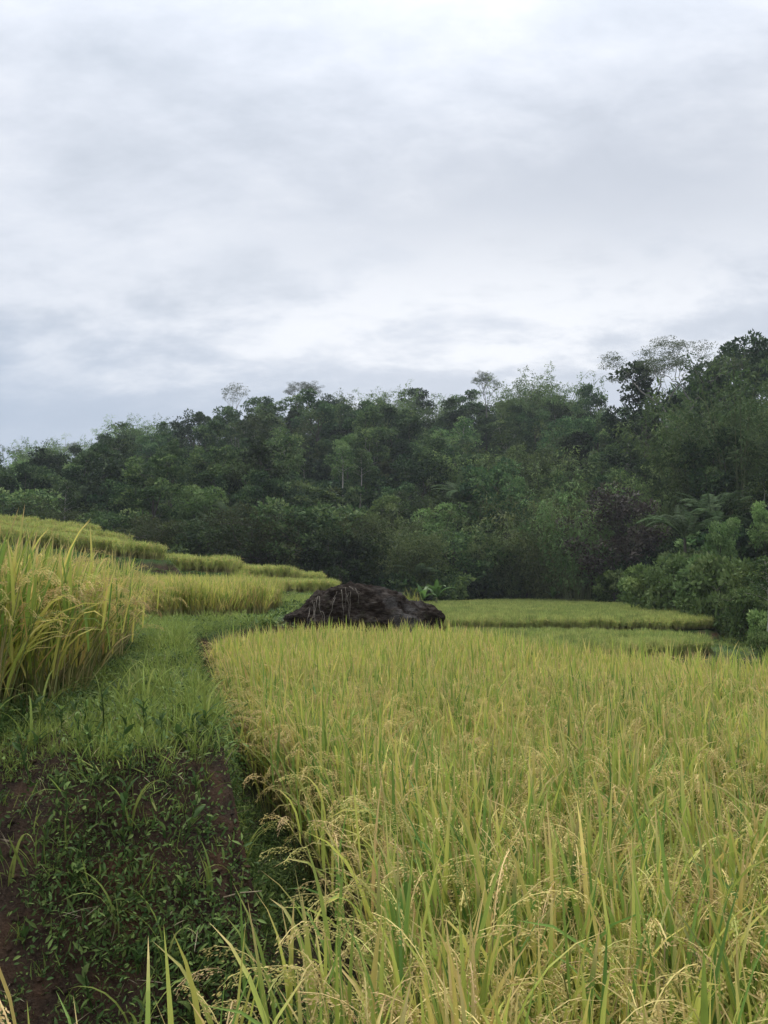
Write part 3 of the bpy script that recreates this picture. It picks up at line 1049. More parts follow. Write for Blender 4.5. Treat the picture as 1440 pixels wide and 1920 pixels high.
def tuft_mesh(name, seed, nb, l0, l1, wd, tilt, mat='grass_blade', r=0.03, cmin=0.2, bend=1.0):
    rs = np.random.default_rng(seed)
    mb = MB()
    az = rs.random(nb) * 2 * pi
    base = np.stack([r * rs.normal(size=nb), r * rs.normal(size=nb), np.full(nb, -0.01)], 1)
    C = np.stack([cmin + (1 - cmin) * rs.beta(2, 2.5, nb), np.zeros(nb), rs.random(nb)], 1)
    add_blades(mb, base, az, tilt * rs.random(nb), l0 + (l1 - l0) * rs.random(nb), bend * rs.random(nb) + 0.1, wd * (0.7 + 0.6 * rs.random(nb)), C, 4, 0.0, 0.5, rs=rs)
    return mb.mesh(name, mat)


def creeper_mesh(name, seed, nl, r, l0, l1, wr=0.22):
    """low ground cover: small oval leaves held a few centimetres above the soil"""
    rs = np.random.default_rng(seed)
    mb = MB()
    c = np.stack([r * rs.normal(size=nl), r * rs.normal(size=nl), np.abs(rs.normal(size=nl)) * 0.022 + 0.004], 1)
    az = rs.random(nl) * 2 * pi
    C = np.stack([rs.random(nl), np.zeros(nl), rs.random(nl)], 1)
    ln = l0 + (l1 - l0) * rs.random(nl)
    add_blades(mb, c, az, 0.6 + 0.7 * rs.random(nl), ln, 0.2 + 0.7 * rs.random(nl), ln * wr, C, 4, 0.25, 0.6, shape='oval', rs=rs)
    return mb.mesh(name, 'weed_leaf')


GRASS = [tuft_mesh('grass_tuft', 300 + i, 9, 0.05, 0.15, 0.0024, 0.9) for i in range(5)]
GRASS_FINE = [tuft_mesh('grass_fine', 310 + i, 14, 0.03, 0.08, 0.0018, 1.1) for i in range(4)]
CREEP = [creeper_mesh('creeper', 320 + i, 14 + 6 * (i % 3), 0.05, (0.008, 0.012, 0.016)[i % 3], (0.018, 0.026, 0.040)[i % 3], (0.30, 0.20, 0.12)[i % 3]) for i in range(7)]


def bare(x, y):
    """bare soil patches on the bank face (1 = bare)"""
    b_ = sstep(fbm2(x, y, 0.42, 4, 61), 0.20, 0.42)
    cliff = np.exp(-(((x + 0.62) / 0.14) ** 2 + ((y - 3.42) / 0.28) ** 2))
    return np.maximum(b_, cliff * 1.4)


def bank_points(n, rs, y0=2.3, y1=13.5, x0=-5.2, x1=0.12):
    # area weighted to the near part
    x = rs.uniform(x0, x1, n)
    y = y0 + (y1 - y0) * rs.random(n) ** 1.35
    k = (poly_sd(x, y, F1) > -0.34) & (poly_sd(x, y, F1R) > 0.02) & in_view(x, y, 1.4) & (poly_sd(x, y, L1R) > -0.25) & (poly_sd(x, y, L2R) > -0.2)
    return x[k], y[k]


def slope_tilt(x, y, amt=0.6):
    e = 0.08
    sxg = (ground(x + e, y) - ground(x - e, y)) / (2 * e)
    syg = (ground(x, y + e) - ground(x, y - e)) / (2 * e)
    return np.stack([-np.arctan(-syg) * 0 + np.arctan(syg) * amt, -np.arctan(sxg) * amt], 1)


rs = np.random.default_rng(9)
x, y = bank_points(58000, rs)
on_top = sstep(ground(x, y) + 0.05 * fbm2(x, y, 0.3, 3, 67), 0.88, 0.99)
worn = sstep(fbm2(x, y, 0.5, 4, 63), -0.02, 0.35)
dens = (0.07 + 0.88 * on_top) * (1 - 0.9 * bare(x, y) * (1 - 0.6 * on_top)) * (1 - 0.55 * worn * on_top)
k = rs.random(len(x)) < dens
x, y = x[k], y[k]
n = len(x)
scatter('grass', np.stack([x, y, ground(x, y)], 1), rs.random(n) * 6.28, (0.5 + 0.9 * rs.random(n) ** 1.6) * (1 + 0.5 * fbm2(x, y, 0.4, 3, 64)) * (0.55 + 0.45 * sstep(poly_sd(x, y, L1R), 0.0, 0.5)), rs.integers(0, 9, n), GRASS + GRASS_FINE,
        'short green grass covering the path and the bank', 'grass', slope_tilt(x, y, 0.5))
TALLG = [tuft_mesh('tall_grass', 316 + i, 12, 0.10, 0.30, 0.0030, 0.7, r=0.025, bend=1.4) for i in range(3)]
x, y = bank_points(7000, rs, 3.0)
k = (rs.random(len(x)) < 0.9 * sstep(fbm2(x, y, 0.6, 3, 66), 0.02, 0.3) + 0.25 * sstep(poly_sd(x, y, F1), 0.5, 0.0)) & (ground(x, y) > 0.95) & (poly_sd(x, y, L1R) > 0.3) & (y > 3.7)
x, y = x[k], y[k]
n = len(x)
scatter('grass', np.stack([x, y, ground(x, y)], 1), rs.random(n) * 6.28, 0.5 + 0.7 * rs.random(n), rs.integers(0, 3, n), TALLG,
        'taller tufted grass along the edges of the path', 'grass', slope_tilt(x, y, 0.4))
x, y = bank_points(58000, rs)
clump = sstep(fbm2(x, y, 0.35, 3, 71), -0.4, 0.1)
k = rs.random(len(x)) < ((1.0 - 0.5 * sstep(ground(x, y), 0.75, 0.95)) * clump * (1 - 0.92 * bare(x, y)))
x, y = x[k], y[k]
n = len(x)
scatter('ground_cover', np.stack([x, y, ground(x, y)], 1), rs.random(n) * 6.28, 0.6 + 0.9 * rs.random(n) ** 1.5, rs.integers(0, 7, n), CREEP,
        'small-leaved creeping weeds over the dark soil of the bank', 'weeds', slope_tilt(x, y, 0.8))


def lump_mesh(name, seed, r, sub, mat, amp=0.35, stretch=(1, 1, 0.75), freq=1.6):
    rs = np.random.default_rng(seed)
    nu, nv = sub * 2, sub
    th = np.linspace(0.02, pi - 0.02, nv)
    ph = np.linspace(0, 2 * pi, nu, endpoint=False)
    V = np.stack([np.sin(th)[:, None] * np.cos(ph), np.sin(th)[:, None] * np.sin(ph), np.cos(th)[:, None] * np.ones(nu)], -1).reshape(-1, 3)
    V = V * (1 + amp * fbm(V * freq + seed * 3.7, 4, seed))[:, None] * r * np.array(stretch)
    idx = np.arange(nv * nu).reshape(nv, nu)
    nx = np.roll(idx, -1, 1)
    mb = MB()
    mb.add(V, np.stack([idx[:-1], idx[1:], nx[1:], nx[:-1]], -1).reshape(-1, 4), np.array([0.5] * 3))
    return mb.mesh(name, mat, True)


CLOD = [lump_mesh('clod', 360 + i, 0.010, 7, 'ground_soil', 0.75, (1, 1.2, 0.6), 1.9) for i in range(4)]
LITTER = [tuft_mesh('litter', 370 + i, 3, 0.05, 0.14, 0.0016, 1.5, 'dry_stick', 0.03, bend=0.4) for i in range(3)]
x, y = bank_points(14000, rs, 2.3, 5.2)
k = rs.random(len(x)) < 0.25 + 0.75 * bare(x, y)
x, y = x[k], y[k]
n = len(x)
scatter('clods', np.stack([x, y, ground(x, y)], 1), rs.random(n) * 6.28, 0.25 + 1.5 * rs.random(n) ** 4, rs.integers(0, 4, n), CLOD, 'crumbs and clods of brown earth on the bank', 'earth')
x, y = bank_points(1500, rs, 2.3, 6.5)
n = len(x)
scatter('straw_litter', np.stack([x, y, ground(x, y) + 0.012], 1), rs.random(n) * 6.28, 0.6 + 0.7 * rs.random(n), rs.integers(0, 3, n), LITTER, 'dry straw litter scattered over the bank', 'straw',
        slope_tilt(x, y, 0.9))

# weeds with leaves one can pick apart, each leaf a part
def one_leaf(name, seed, ln, wd, bend, mat='weed_leaf', shape='oval', k=7, fold=0.35, th=0.5):
    rs = np.random.default_rng(seed)
    mb = MB()
    C = np.array([[rs.random(), 0, rs.random()]])
    add_blades(mb, np.zeros((1, 3)), np.zeros(1), np.array([th]), np.array([ln]), np.array([bend]), np.array([wd]), C, k, fold, 0.3, shape=shape, rs=rs)
    return mb.mesh(name, mat)


LEAF_W = [one_leaf('weed_leaf', 400 + i, 0.022 + 0.010 * (i % 4), 0.0042 + 0.0018 * (i % 3), 0.5 + 0.15 * i, th=0.5) for i in range(6)]
LEAF_G = [one_leaf('grass_leaf', 420 + i, 0.15 + 0.05 * i, 0.0040 + 0.0008 * (i % 3), 0.7 + 0.3 * i, 'grass_blade', 'grass', 9, 0.25, 0.12) for i in range(5)]


def stem_mesh(h, seed):
    rs = np.random.default_rng(seed)
    mb = MB()
    add_tube(mb, np.array([[0, 0, -0.03], [0.004, 0, h * 0.5], [0.0, 0.006, h]]), [0.003, 0.0024, 0.0014], 4, (0.4, 0, 0.5))
    return mb.mesh('weed_stem', 'weed_leaf')


STEMS = [stem_mesh(0.05 + 0.03 * i, i) for i in range(4)]
rs = np.random.default_rng(77)
ORD = ['first', 'second', 'third', 'fourth', 'fifth', 'sixth', 'seventh', 'eighth', 'ninth', 'tenth', 'eleventh', 'twelfth', 'thirteenth', 'fourteenth', 'fifteenth',
       'sixteenth', 'seventeenth', 'eighteenth', 'nineteenth', 'twentieth']


def ordinal(i):
    tens = {2: 'twenty', 3: 'thirty', 4: 'forty', 5: 'fifty', 6: 'sixty'}
    if i < 20:
        return ORD[i]
    t_, u_ = divmod(i + 1, 10)
    return (tens[t_] + '-' + ORD[u_ - 1]) if u_ else tens[t_][:-1] + 'ieth'


def pick_bank(n, y0, y1, sep, x0=-2.3, x1=-0.35):
    out = []
    tries = 0
    while len(out) < n and tries < 6000:
        tries += 1
        px_, py_ = rs.uniform(x0, x1), rs.uniform(y0, y1)
        if not in_view(np.array([px_]), np.array([py_]), -0.02)[0]:
            continue
        if poly_sd(np.array([px_]), np.array([py_]), F1)[0] < 0.1 or poly_sd(np.array([px_]), np.array([py_]), L1R)[0] < 0.05:
            continue
        if bare(np.array([px_]), np.array([py_]))[0] > 0.7:
            continue
        if all((px_ - a) ** 2 + (py_ - b_) ** 2 > sep * sep for a, b_ in out):
            out.append((px_, py_))
    return out


spots = pick_bank(64, 2.25, 3.7, 0.11)
spots.sort(key=lambda s: s[0] / s[1])
for i, (px_, py_) in enumerate(spots):
    h = int(rs.integers(4))
    lab = 'small broad-leaved weed on the near bank face, %s from the left' % ordinal(i)
    e, _ = thing('weed', [('stem', STEMS[h])], lab, 'weed', (px_, py_, gz(px_, py_)), rs.random() * 6.28, 1.0 + 0.5 * rs.random(), 'broad-leaved weeds on the bank',
                 (R(22) * rs.random(), R(15) * (rs.random() - 0.5), rs.random() * 6.28))
    hh = 0.05 + 0.03 * h
    nl = int(rs.integers(5, 9))
    for j in range(nl):
        zf = hh * (0.35 + 0.65 * j / nl)
        c = obj('leaf', LEAF_W[int(rs.integers(6))], e, (0, 0, zf), j * 2.4 + rs.random() * 0.5, 0.85 + 0.5 * rs.random())
spots = pick_bank(24, 2.3, 4.6, 0.18)
spots.sort(key=lambda s: s[0] / s[1])
for i, (px_, py_) in enumerate(spots):
    lab = 'long-bladed grass clump on the bank, %s from the left' % ordinal(i)
    e = obj('grass_clump', None, None, (px_, py_, gz(px_, py_)), rs.random() * 6.28)
    tag(e, lab, 'grass clump', 'long grass clumps on the bank')
    for j in range(int(rs.integers(3, 7))):
        obj('blade', LEAF_G[int(rs.integers(5))], e, (rs.normal() * 0.012, rs.normal() * 0.012, -0.01), rs.random() * 6.28, 0.75 + 0.5 * rs.random())

# dry sticks on the bank face
STICKS = [(208, 1690, 238, 1674, 2.78), (470, 1540, 462, 1640, 2.95), (430, 1552, 496, 1550, 3.0), (300, 1712, 322, 1708, 2.75), (372, 1750, 384, 1770, 2.7)]
for i, (u0, v0, u1, v1, D) in enumerate(STICKS):
    a = np.array([ux(u0, D), D, 0.0])
    b_ = np.array([ux(u1, D), D + 0.05, 0.0])
    a[2] = gz(a[0], a[1]) + 0.02
    b_[2] = max(gz(b_[0], b_[1]) + 0.02, a[2] - (v1 - v0) / F * D)
    mb = MB()
    pm = (a + b_) / 2 + rs.normal(size=3) * 0.006
    add_tube(mb, np.array([a, pm, b_]) - a, [0.0032, 0.003, 0.0018], 5)
    o_ = obj('dry_stick', mb.mesh('dry_stick', 'dry_stick', True), None, a)
    tag(o_, 'thin dry stick on the bank face, %s from the left' % ORD[[1, 4, 3, 2, 0][i] if False else sorted(range(5), key=lambda q: STICKS[q][0]).index(i)], 'stick', 'dry sticks on the bank')


# ------------------------------------------------------------------ trees
def limb_path(a, b, sag, rs, k=6):
    t_ = np.linspace(0, 1, k)[:, None]
    P = a * (1 - t_) + b * t_
    P[:, 2] += np.sin(t_[:, 0] * pi) * sag
    P[1:-1] += rs.normal(size=(k - 2, 3)) * 0.05 * np.linalg.norm(b - a)
    return P


def foliage_clumps(mb, cen, rad, per, ln, wd, rs, droop=0.0, flat=0.75, up=0.6):
    """leafy clumps: leaves spread through a thick shell round each clump centre"""
    n = len(cen)
    tint = np.clip(rs.normal(0.42, 0.26, n), 0, 1)
    N = n * per
    ci = np.repeat(np.arange(n), per)
    d = rand_dirs(N, rs)
    d[:, 2] = np.where(rs.random(N) < 0.6, np.abs(d[:, 2]), d[:, 2])
    rr = rad[ci] * (0.55 + 0.5 * rs.random(N) ** 0.6)
    p = cen[ci] + d * rr[:, None] * np.array([1, 1, flat])
    nrm = unit(d * 1.1 + np.array([0, 0, up * 0.4]) + rs.normal(size=(N, 3)) * 0.35)
    ld = unit(d + rs.normal(size=(N, 3)) * 0.6 + np.array([0, 0, -droop]))
    l_ = ln * (0.6 + 0.8 * rs.random(N))
    C = np.stack([np.clip(tint[ci] + rs.normal(size=N) * 0.16, 0, 1), np.zeros(N), rs.random(N)], 1)
    add_leaves(mb, p, ld, nrm, l_, l_ * wd, C)


def broadleaf(name, seed, H, Rc, nclump, per, leafmat, bark='bark_dark', ln=0.42, crown_lo=0.35, wd=0.6, lobes=5, trunk_r=0.16, flat=0.75):
    rs = np.random.default_rng(seed)
    cr, tr = MB(), MB()
    bendx, bendy = rs.normal(size=2) * 0.04 * H
    tp = np.array([[0, 0, -0.6], [bendx * 0.3, bendy * 0.3, H * 0.25], [bendx * 0.8, bendy * 0.6, H * 0.5], [bendx, bendy, H * 0.8]])
    add_tube(tr, tp, np.array([1.35, 0.95, 0.7, 0.3]) * trunk_r, 7)
    # uneven lobes
    lc, lr = [], []
    for i in range(lobes):
        a = i * 2.4 + rs.random()
        f = 0.25 + 0.5 * rs.random()
        lc.append([Rc * f * math.cos(a) + bendx, Rc * f * math.sin(a) + bendy, H * (crown_lo + (1 - crown_lo) * (0.22 + 0.62 * i / max(1, lobes - 1)))])
        lr.append(Rc * (0.62 - 0.22 * i / lobes) * (0.8 + 0.4 * rs.random()))
    lc, lr = np.array(lc), np.array(lr)
    cen = []
    for i in range(nclump):
        j = i % lobes
        d = rand_dirs(1, rs)[0]
        d[2] = d[2] * 0.8 + 0.15
        cen.append(lc[j] + d * lr[j] * (0.75 + 0.3 * rs.random()) * np.array([1, 1, 0.85]))
    cen = np.array(cen)
    cen[:, 2] = np.clip(cen[:, 2], H * crown_lo * 0.8, H * 0.97)
    rad = Rc * (0.15 + 0.14 * rs.random(nclump))
    foliage_clumps(cr, cen, rad, per, ln, wd, rs, 0.15, flat)
    for i in range(lobes):
        s = tp[1] + (tp[2] - tp[1]) * rs.random()
        add_tube(tr, limb_path(s, lc[i], 0.3, rs), np.linspace(0.5, 0.2, 6) * trunk_r, 5)
        for j in range(i, nclump, lobes * 3):
            add_tube(tr, limb_path(lc[i], cen[j], 0.1, rs, 4), np.linspace(0.2, 0.08, 4) * trunk_r, 4)
    return [('trunk', tr.mesh(name + '_trunk', bark, True)), ('crown', cr.mesh(name + '_crown', leafmat))]


def bamboo(name, seed, H, Rb, culms, per, leafmat='bamboo_leaf', arch=0.75, lo=0.25, ln=0.5, drop=1.0):
    rs = np.random.default_rng(seed)
    cr, tr = MB(), MB()
    n = culms
    az = rs.random(n) * 2 * pi
    r = Rb * np.sqrt(rs.random(n))
    base = np.stack([r * np.cos(az), r * np.sin(az), np.full(n, -0.5)], 1)
    th = 0.04 + 0.26 * rs.random(n) * arch / 0.75
    L = H * (0.7 + 0.42 * rs.random(n))
    bend = arch * (0.5 + 1.1 * rs.random(n))
    P, d = curves(base, az + rs.normal(size=n) * 0.3, th, L, bend, 9, 2.2)
    tint = np.clip(rs.normal(0.45, 0.2, n), 0, 1)
    for i in range(n):
        add_tube(tr, P[i], np.linspace(0.055, 0.012, 9), 4)
    per = per // 5
    N = n * per
    ci = np.repeat(np.arange(n), per)
    tt = lo + (1 - lo) * rs.random(N) ** 0.8
    f = tt * 8
    i0 = np.minimum(f.astype(int), 7)
    p = P[ci, i0] * (1 - (f - i0))[:, None] + P[ci, i0 + 1] * (f - i0)[:, None]
    side = rand_dirs(N, rs) * np.array([1, 1, 0.35])
    reach = (0.25 + 1.15 * rs.random(N) * np.sin(np.pi * np.clip(tt * 0.85, 0, 1)) ** 0.7) * (H / 11)
    p = p + side * reach[:, None] + np.array([0, 0, -1.0]) * (reach ** 1.5 * 0.35 * drop)[:, None]
    ld = side * 0.9 + d[ci, i0] * 0.4
    tt2 = np.clip(tint[ci] + rs.normal(size=N) * 0.2, 0, 1)
    # each spray carries six hanging leaves
    p, ld, sd2, tt2 = (np.repeat(a_, 6, 0) for a_ in (p, ld, side, tt2))
    M = N * 6
    p = p + rs.normal(size=(M, 3)) * ln * 0.42
    ld = unit(ld + rs.normal(size=(M, 3)) * 0.5 + np.array([0, 0, -0.75 * drop]))
    nr = unit(rs.normal(size=(M, 3)) * 0.4 + np.array([0, 0, 0.7]) + sd2 * 0.7)
    l_ = ln * (0.6 + 0.8 * rs.random(M))
    C = np.stack([np.clip(tt2 + rs.normal(size=M) * 0.08, 0, 1), np.zeros(M), rs.random(M)], 1)
    add_leaves(cr, p, ld, nr, l_, l_ * 0.30, C)
    return [('culms', tr.mesh(name + '_culms', 'bamboo_culm', True)), ('crown', cr.mesh(name + '_crown', leafmat))]


def branching(name, seed, H, fork, spread, depth, leafmat, bark='bark_pale', per=26, ln=0.3, trunk_r=0.22, lean=0.0, pad_r=1.1, pad_flat=0.22, ratio=0.68, kids=(2, 3), start=None):
    """open tree: forking pale limbs that end in thin, flat pads of foliage"""
    rs = np.random.default_rng(seed)
    cr, tr = MB(), MB()
    pads = []

    def grow(p, d, l, r, lev):
        q = p + d * l
        path = limb_path(p, q, 0.04 * l, rs, 5)
        add_tube(tr, path, np.linspace(r, r * 0.66, 5), 6 if lev < 2 else 4)
        if lev >= depth - 2:
            pads.append((q, lev))
        if lev >= depth:
            return
        nk = int(rs.integers(kids[0], kids[1] + 1))
        a0 = rs.random() * 6.28
        for i in range(nk):
            a = a0 + i * 2 * pi / nk + rs.normal() * 0.4
            side = np.array([math.cos(a), math.sin(a), 0])
            nd = unit(d * 0.75 + side * spread * (0.7 + 0.5 * rs.random()) + np.array([0, 0, 0.16 if lev < 2 else 0.02]))
            grow(q, nd, l * ratio * (0.8 + 0.4 * rs.random()), r * 0.6, lev + 1)
    d0 = unit(np.array([lean, 0.0, 1.0]))
    p0 = np.array([0, 0, -0.6])
    add_tube(tr, limb_path(p0, p0 + d0 * (H * fork + 0.6), 0, rs, 6), np.linspace(trunk_r * 1.3, trunk_r, 6), 8)
    q0 = p0 + d0 * (H * fork + 0.6)
    for i in range(3):
        a = i * 2.1 + (start or 0.4)
        nd = unit(d0 * 0.9 + np.array([math.cos(a), math.sin(a) * 0.7, 0]) * spread * 0.8)
        grow(q0, nd, H * (1 - fork) * 0.42, trunk_r * 0.6, 0)
    cen = np.array([p_ for p_, _ in pads])
    if per:
        foliage_clumps(cr, cen, np.full(len(cen), pad_r) * (0.6 + 0.6 * rs.random(len(cen))), per, ln, 0.5, rs, 0.1, pad_flat)
    return [('trunk', tr.mesh(name + '_trunk', bark, True)), ('crown', cr.mesh(name + '_crown', leafmat))]


def slim(name, seed, H, leafmat='tree_mid', per=60):
    """tall slim pale trunk with a small loose crown in tiers"""
    rs = np.random.default_rng(seed)
    cr, tr = MB(), MB()
    w1 = rs.normal(size=2) * 0.03 * H
    k = 8
    t_ = np.linspace(0, 1, k)
    tp = np.stack([w1[0] * np.sin(t_ * 2.4), w1[1] * t_, -0.6 + t_ * (H * 0.93 + 0.6)], 1)
    add_tube(tr, tp, np.linspace(0.17, 0.05, k), 7)
    cen = []
    for i in range(16):
        f = 0.58 + 0.40 * i / 15
        a = i * 2.4
        l = (1.05 - f) * H * 0.30 + 0.35
        p = np.array([np.interp(f, t_, tp[:, 0]), np.interp(f, t_, tp[:, 1]), f * H * 0.95])
        q = p + np.array([math.cos(a), math.sin(a), 0.45]) * l
        add_tube(tr, limb_path(p, q, 0.1, rs, 4), np.linspace(0.05, 0.015, 4), 4)
        cen += [q, (p + q) / 2 + rs.normal(size=3) * 0.15]
    cen = np.array(cen)
    foliage_clumps(cr, cen, 0.55 + 0.4 * rs.random(len(cen)), per, 0.27, 0.55, rs, 0.2, 0.5)
    return [('trunk', tr.mesh(name + '_trunk', 'bark_pale', True)), ('crown', cr.mesh(name + '_crown', leafmat))]


def frond_mesh(name, seed, L, droop, leaflets=34, lw=0.03, ll=0.55):
    rs = np.random.default_rng(seed)
    mb = MB()
    P, d = curves(np.zeros((1, 3)), np.zeros(1), np.array([0.45]), np.array([L]), np.array([droop]), 16, 1.2)
    P, d = P[0], d[0]
    add_tube(mb, P, np.linspace(0.03, 0.006, 16), 4, (0.8, 0, 0.5))
    tt = np.linspace(0.16, 1.0, leaflets)
    f = tt * 15
    i0 = np.minimum(f.astype(int), 14)
    c = P[i0] * (1 - (f - i0))[:, None] + P[i0 + 1] * (f - i0)[:, None]
    for sgn in (-1, 1):
        sd = np.tile([[0, sgn, 0.0]], (leaflets, 1))
        ld = unit(sd * 0.9 + d[i0] * 0.55 + np.array([0, 0, -0.35]) + rs.normal(size=(leaflets, 3)) * 0.08)
        l_ = ll * (0.45 + 0.75 * np.sin(np.pi * (0.12 + 0.8 * tt)))
        C = np.stack([np.clip(0.5 + rs.normal(size=leaflets) * 0.2, 0, 1), np.zeros(leaflets), rs.random(leaflets)], 1)
        add_leaves(mb, c, ld, np.tile([[0, 0, 1.0]], (leaflets, 1)), l_, l_ * 0.13 + lw, C)
    return mb.mesh(name, 'palm_leaf')


FRONDS = [frond_mesh('frond', 500 + i, 4.2 + 0.4 * i, 0.8 + 0.30 * i, 46, 0.02, 0.75) for i in range(4)]


def palm_trunk(h, seed):
    rs = np.random.default_rng(seed)
    mb = MB()
    k = 10
    t_ = np.linspace(0, 1, k)
    bx = rs.normal() * 0.08 * h
    add_tube(mb, np.stack([bx * t_ ** 2, 0 * t_, -0.5 + (h + 0.5) * t_], 1), np.linspace(0.2, 0.13, k), 8)
    return mb.mesh('palm_trunk', 'bark_dark', True), bx


def banana_leaf(name, seed, L, W, droop):
    rs = np.random.default_rng(seed)
    mb = MB()
    C = np.array([[rs.random() * 0.7, 0, 0.5]])
    add_blades(mb, np.zeros((1, 3)), np.zeros(1), np.array([0.35]), np.array([L]), np.array([droop]), np.array([W]), C, 12, 0.3, 0.1, shape='oval', rs=rs)
    return mb.mesh(name, 'banana_leaf')


BLEAF = [banana_leaf('banana_leaf', 520 + i, 1.7 + 0.2 * i, 0.22 + 0.03 * (i % 2), 0.8 + 0.45 * i) for i in range(4)]
mb = MB()
add_tube(mb, np.array([[0, 0, -0.2], [0.02, 0, 0.5], [0.0, 0.02, 1.1]]), [0.13, 0.10, 0.06], 8)
BSTEM = mb.mesh('banana_stem', 'banana_stem', True)

PROTO = {}
for i in range(5):
    PROTO['dark%d' % i] = (broadleaf('dark_tree', 600 + i, 11 + (i % 3), 3.1 + 0.4 * (i % 2), 64, 84, 'tree_dark', ln=0.33), 11 + (i % 3))
for i in range(4):
    PROTO['mid%d' % i] = (broadleaf('mid_tree', 620 + i, 10 + (i % 3), 2.9 + 0.4 * (i % 2), 58, 84, 'tree_mid', 'bark_pale' if i % 2 else 'bark_dark', ln=0.33, crown_lo=0.4), 10 + (i % 3))
for i in range(3):
    PROTO['light%d' % i] = (broadleaf('light_tree', 640 + i, 8.5, 3.2, 56, 90, 'tree_light', ln=0.32, crown_lo=0.25, lobes=6), 8.5)
for i in range(3):
    PROTO['bamboo%d' % i] = (bamboo('bamboo', 660 + i, 11.5, 1.4, 34, 210, 'bamboo_leaf', ln=0.36), 10.5)
for i in range(3):
    PROTO['olive%d' % i] = (bamboo('olive_bamboo', 670 + i, 9.5, 2.0, 44, 200, 'bamboo_olive', arch=1.0, lo=0.10, ln=0.32), 8.2)
for i in range(3):
    PROTO['slim%d' % i] = (slim('slim_tree', 680 + i, 12.0), 12.0)
PROTO['slimd0'] = (slim('slim_tree', 684, 12.0, 'tree_dark'), 12.0)
PROTO['purple0'] = (broadleaf('purple_tree', 690, 10, 3.9, 74, 110, 'tree_purple', ln=0.27, crown_lo=0.12, lobes=7), 10)
PROTO['thicket0'] = (broadleaf('thicket', 692, 6.5, 4.0, 80, 90, 'tree_mid', ln=0.30, crown_lo=0.08, lobes=8, flat=0.8), 6.5)
PROTO['thicket1'] = (broadleaf('thicket', 693, 6.5, 4.2, 84, 100, 'bamboo_olive', ln=0.27, crown_lo=0.08, lobes=8, wd=0.35), 6.5)
PROTO['shrub0'] = (broadleaf('shrub', 694, 3.0, 1.7, 56, 60, 'tree_light', ln=0.24, crown_lo=0.10, lobes=6, trunk_r=0.06), 3.0)
PROTO['shrub1'] = (broadleaf('shrub', 695, 2.4, 1.7, 52, 60, 'tree_light', ln=0.23, crown_lo=0.08, lobes=6, trunk_r=0.05), 2.4)
PROTO['shrub2'] = (broadleaf('shrub', 696, 1.6, 1.5, 46, 55, 'tree_light', ln=0.22, crown_lo=0.05, lobes=6, trunk_r=0.04, wd=0.4), 1.6)
PROTO['umbrella0'] = (branching('umbrella_tree', 700, 15, 0.42, 0.75, 5, 'sparse_leaf', 'bark_grey', per=80, ln=0.12, pad_r=0.75, pad_flat=0.16, kids=(2, 2)), 17.0)
PROTO['open0'] = (branching('open_tree', 703, 13, 0.55, 0.8, 4, 'sparse_leaf', 'bark_grey', per=30, ln=0.15, pad_r=0.7, kids=(2, 3)), 12.0)
PROTO['bare0'] = (branching('bare_tree', 706, 10, 0.5, 0.55, 4, 'sparse_leaf', per=7, ln=0.2, pad_r=0.5, trunk_r=0.12), 9.0)

TREES = []        # (kind, x, y, height, width scale, own label or None)


def T(kind, u, D, vtop, wide=1.0, label=None, base=None, name=None):
    x_ = ux(u, D)
    zb = gz(x_, D)
    H = max(1.0, vz(vtop, D) - zb)
    TREES.append((kind, x_, D, H, wide, label, name))


# trees one can single out
T('umbrella0', 1268, 112, 612, 1.25, 'tall open tree with pale forked limbs and thin feathery crown on the right skyline')
T('open0', 570, 176, 728, 0.9, 'small flat-topped tree standing clear of the ridge skyline')
T('open0', 915, 168, 712, 0.55, 'small tree with a round tuft above the skyline')
T('bare0', 432, 180, 742, 0.8, 'thin half-bare tree sticking out of the ridge')
T('slim0', 642, 118, 832, 0.95, 'tall slim tree with a long bare pale trunk, first of a pair on the slope')
T('slim1', 673, 120, 838, 0.9, 'tall slim pale-trunked tree, the second of the pair on the slope')
T('slimd0', 324, 150, 840, 0.9, 'slim tree with a forked pale trunk on the left slope')
T('slim2', 260, 142, 868, 0.9, 'slim tree with a short pale trunk low on the left slope')
T('slim0', 288, 138, 880, 0.85, 'slim pale-trunked tree beside the low tree on the left slope')
T('slim1', 365, 128, 912, 0.8, 'short slim tree at the foot of the left slope')
T('slimd0', 575, 132, 862, 0.85, 'slim dark-crowned tree in the middle of the slope')
T('slim2', 1270, 96, 770, 0.9, 'slim tree with a pale trunk below the tall open tree')
T('light0', 222, 140, 862, 0.95, 'rounded tree with a paler crown low on the left slope')
T('light1', 650, 126, 815, 0.85, 'light green tree above the pair of pale trunks')
T('bamboo0', 985, 165, 700, 1.1, 'tall feathery bamboo on the ridge')
T('bamboo1', 1045, 160, 702, 1.15, 'broad bamboo clump crowning the ridge beside the gap')
T('bamboo2', 735, 172, 728, 1.0, 'rounded bamboo clump on the ridge above the boulder')
T('dark0', 1115, 150, 722, 0.75, 'dark round-topped tree at the edge of the skyline gap')
T('dark2', 1215, 118, 690, 1.1, 'dark spreading tree under the tall open tree')
T('dark1', 1395, 112, 632, 1.1, 'dark dense tree on the highest point of the right skyline')
T('dark3', 1345, 114, 680, 0.95, 'dark tree on the right skyline behind the tall open tree')
T('bamboo1', 1400, 84, 690, 1.2, 'tall light green bamboo at the right edge')
T('bamboo0', 1330, 88, 740, 1.1, 'light green bamboo clump below the right skyline')
T('bamboo2', 880, 118, 838, 1.15, 'bright bamboo clump in the middle of the slope')
T('bamboo0', 965, 116, 816, 1.1, 'pale green bamboo with a peaked top in the middle of the slope')
T('bamboo1', 1020, 112, 842, 1.15, 'bright green bamboo clump left of the dark hollow')
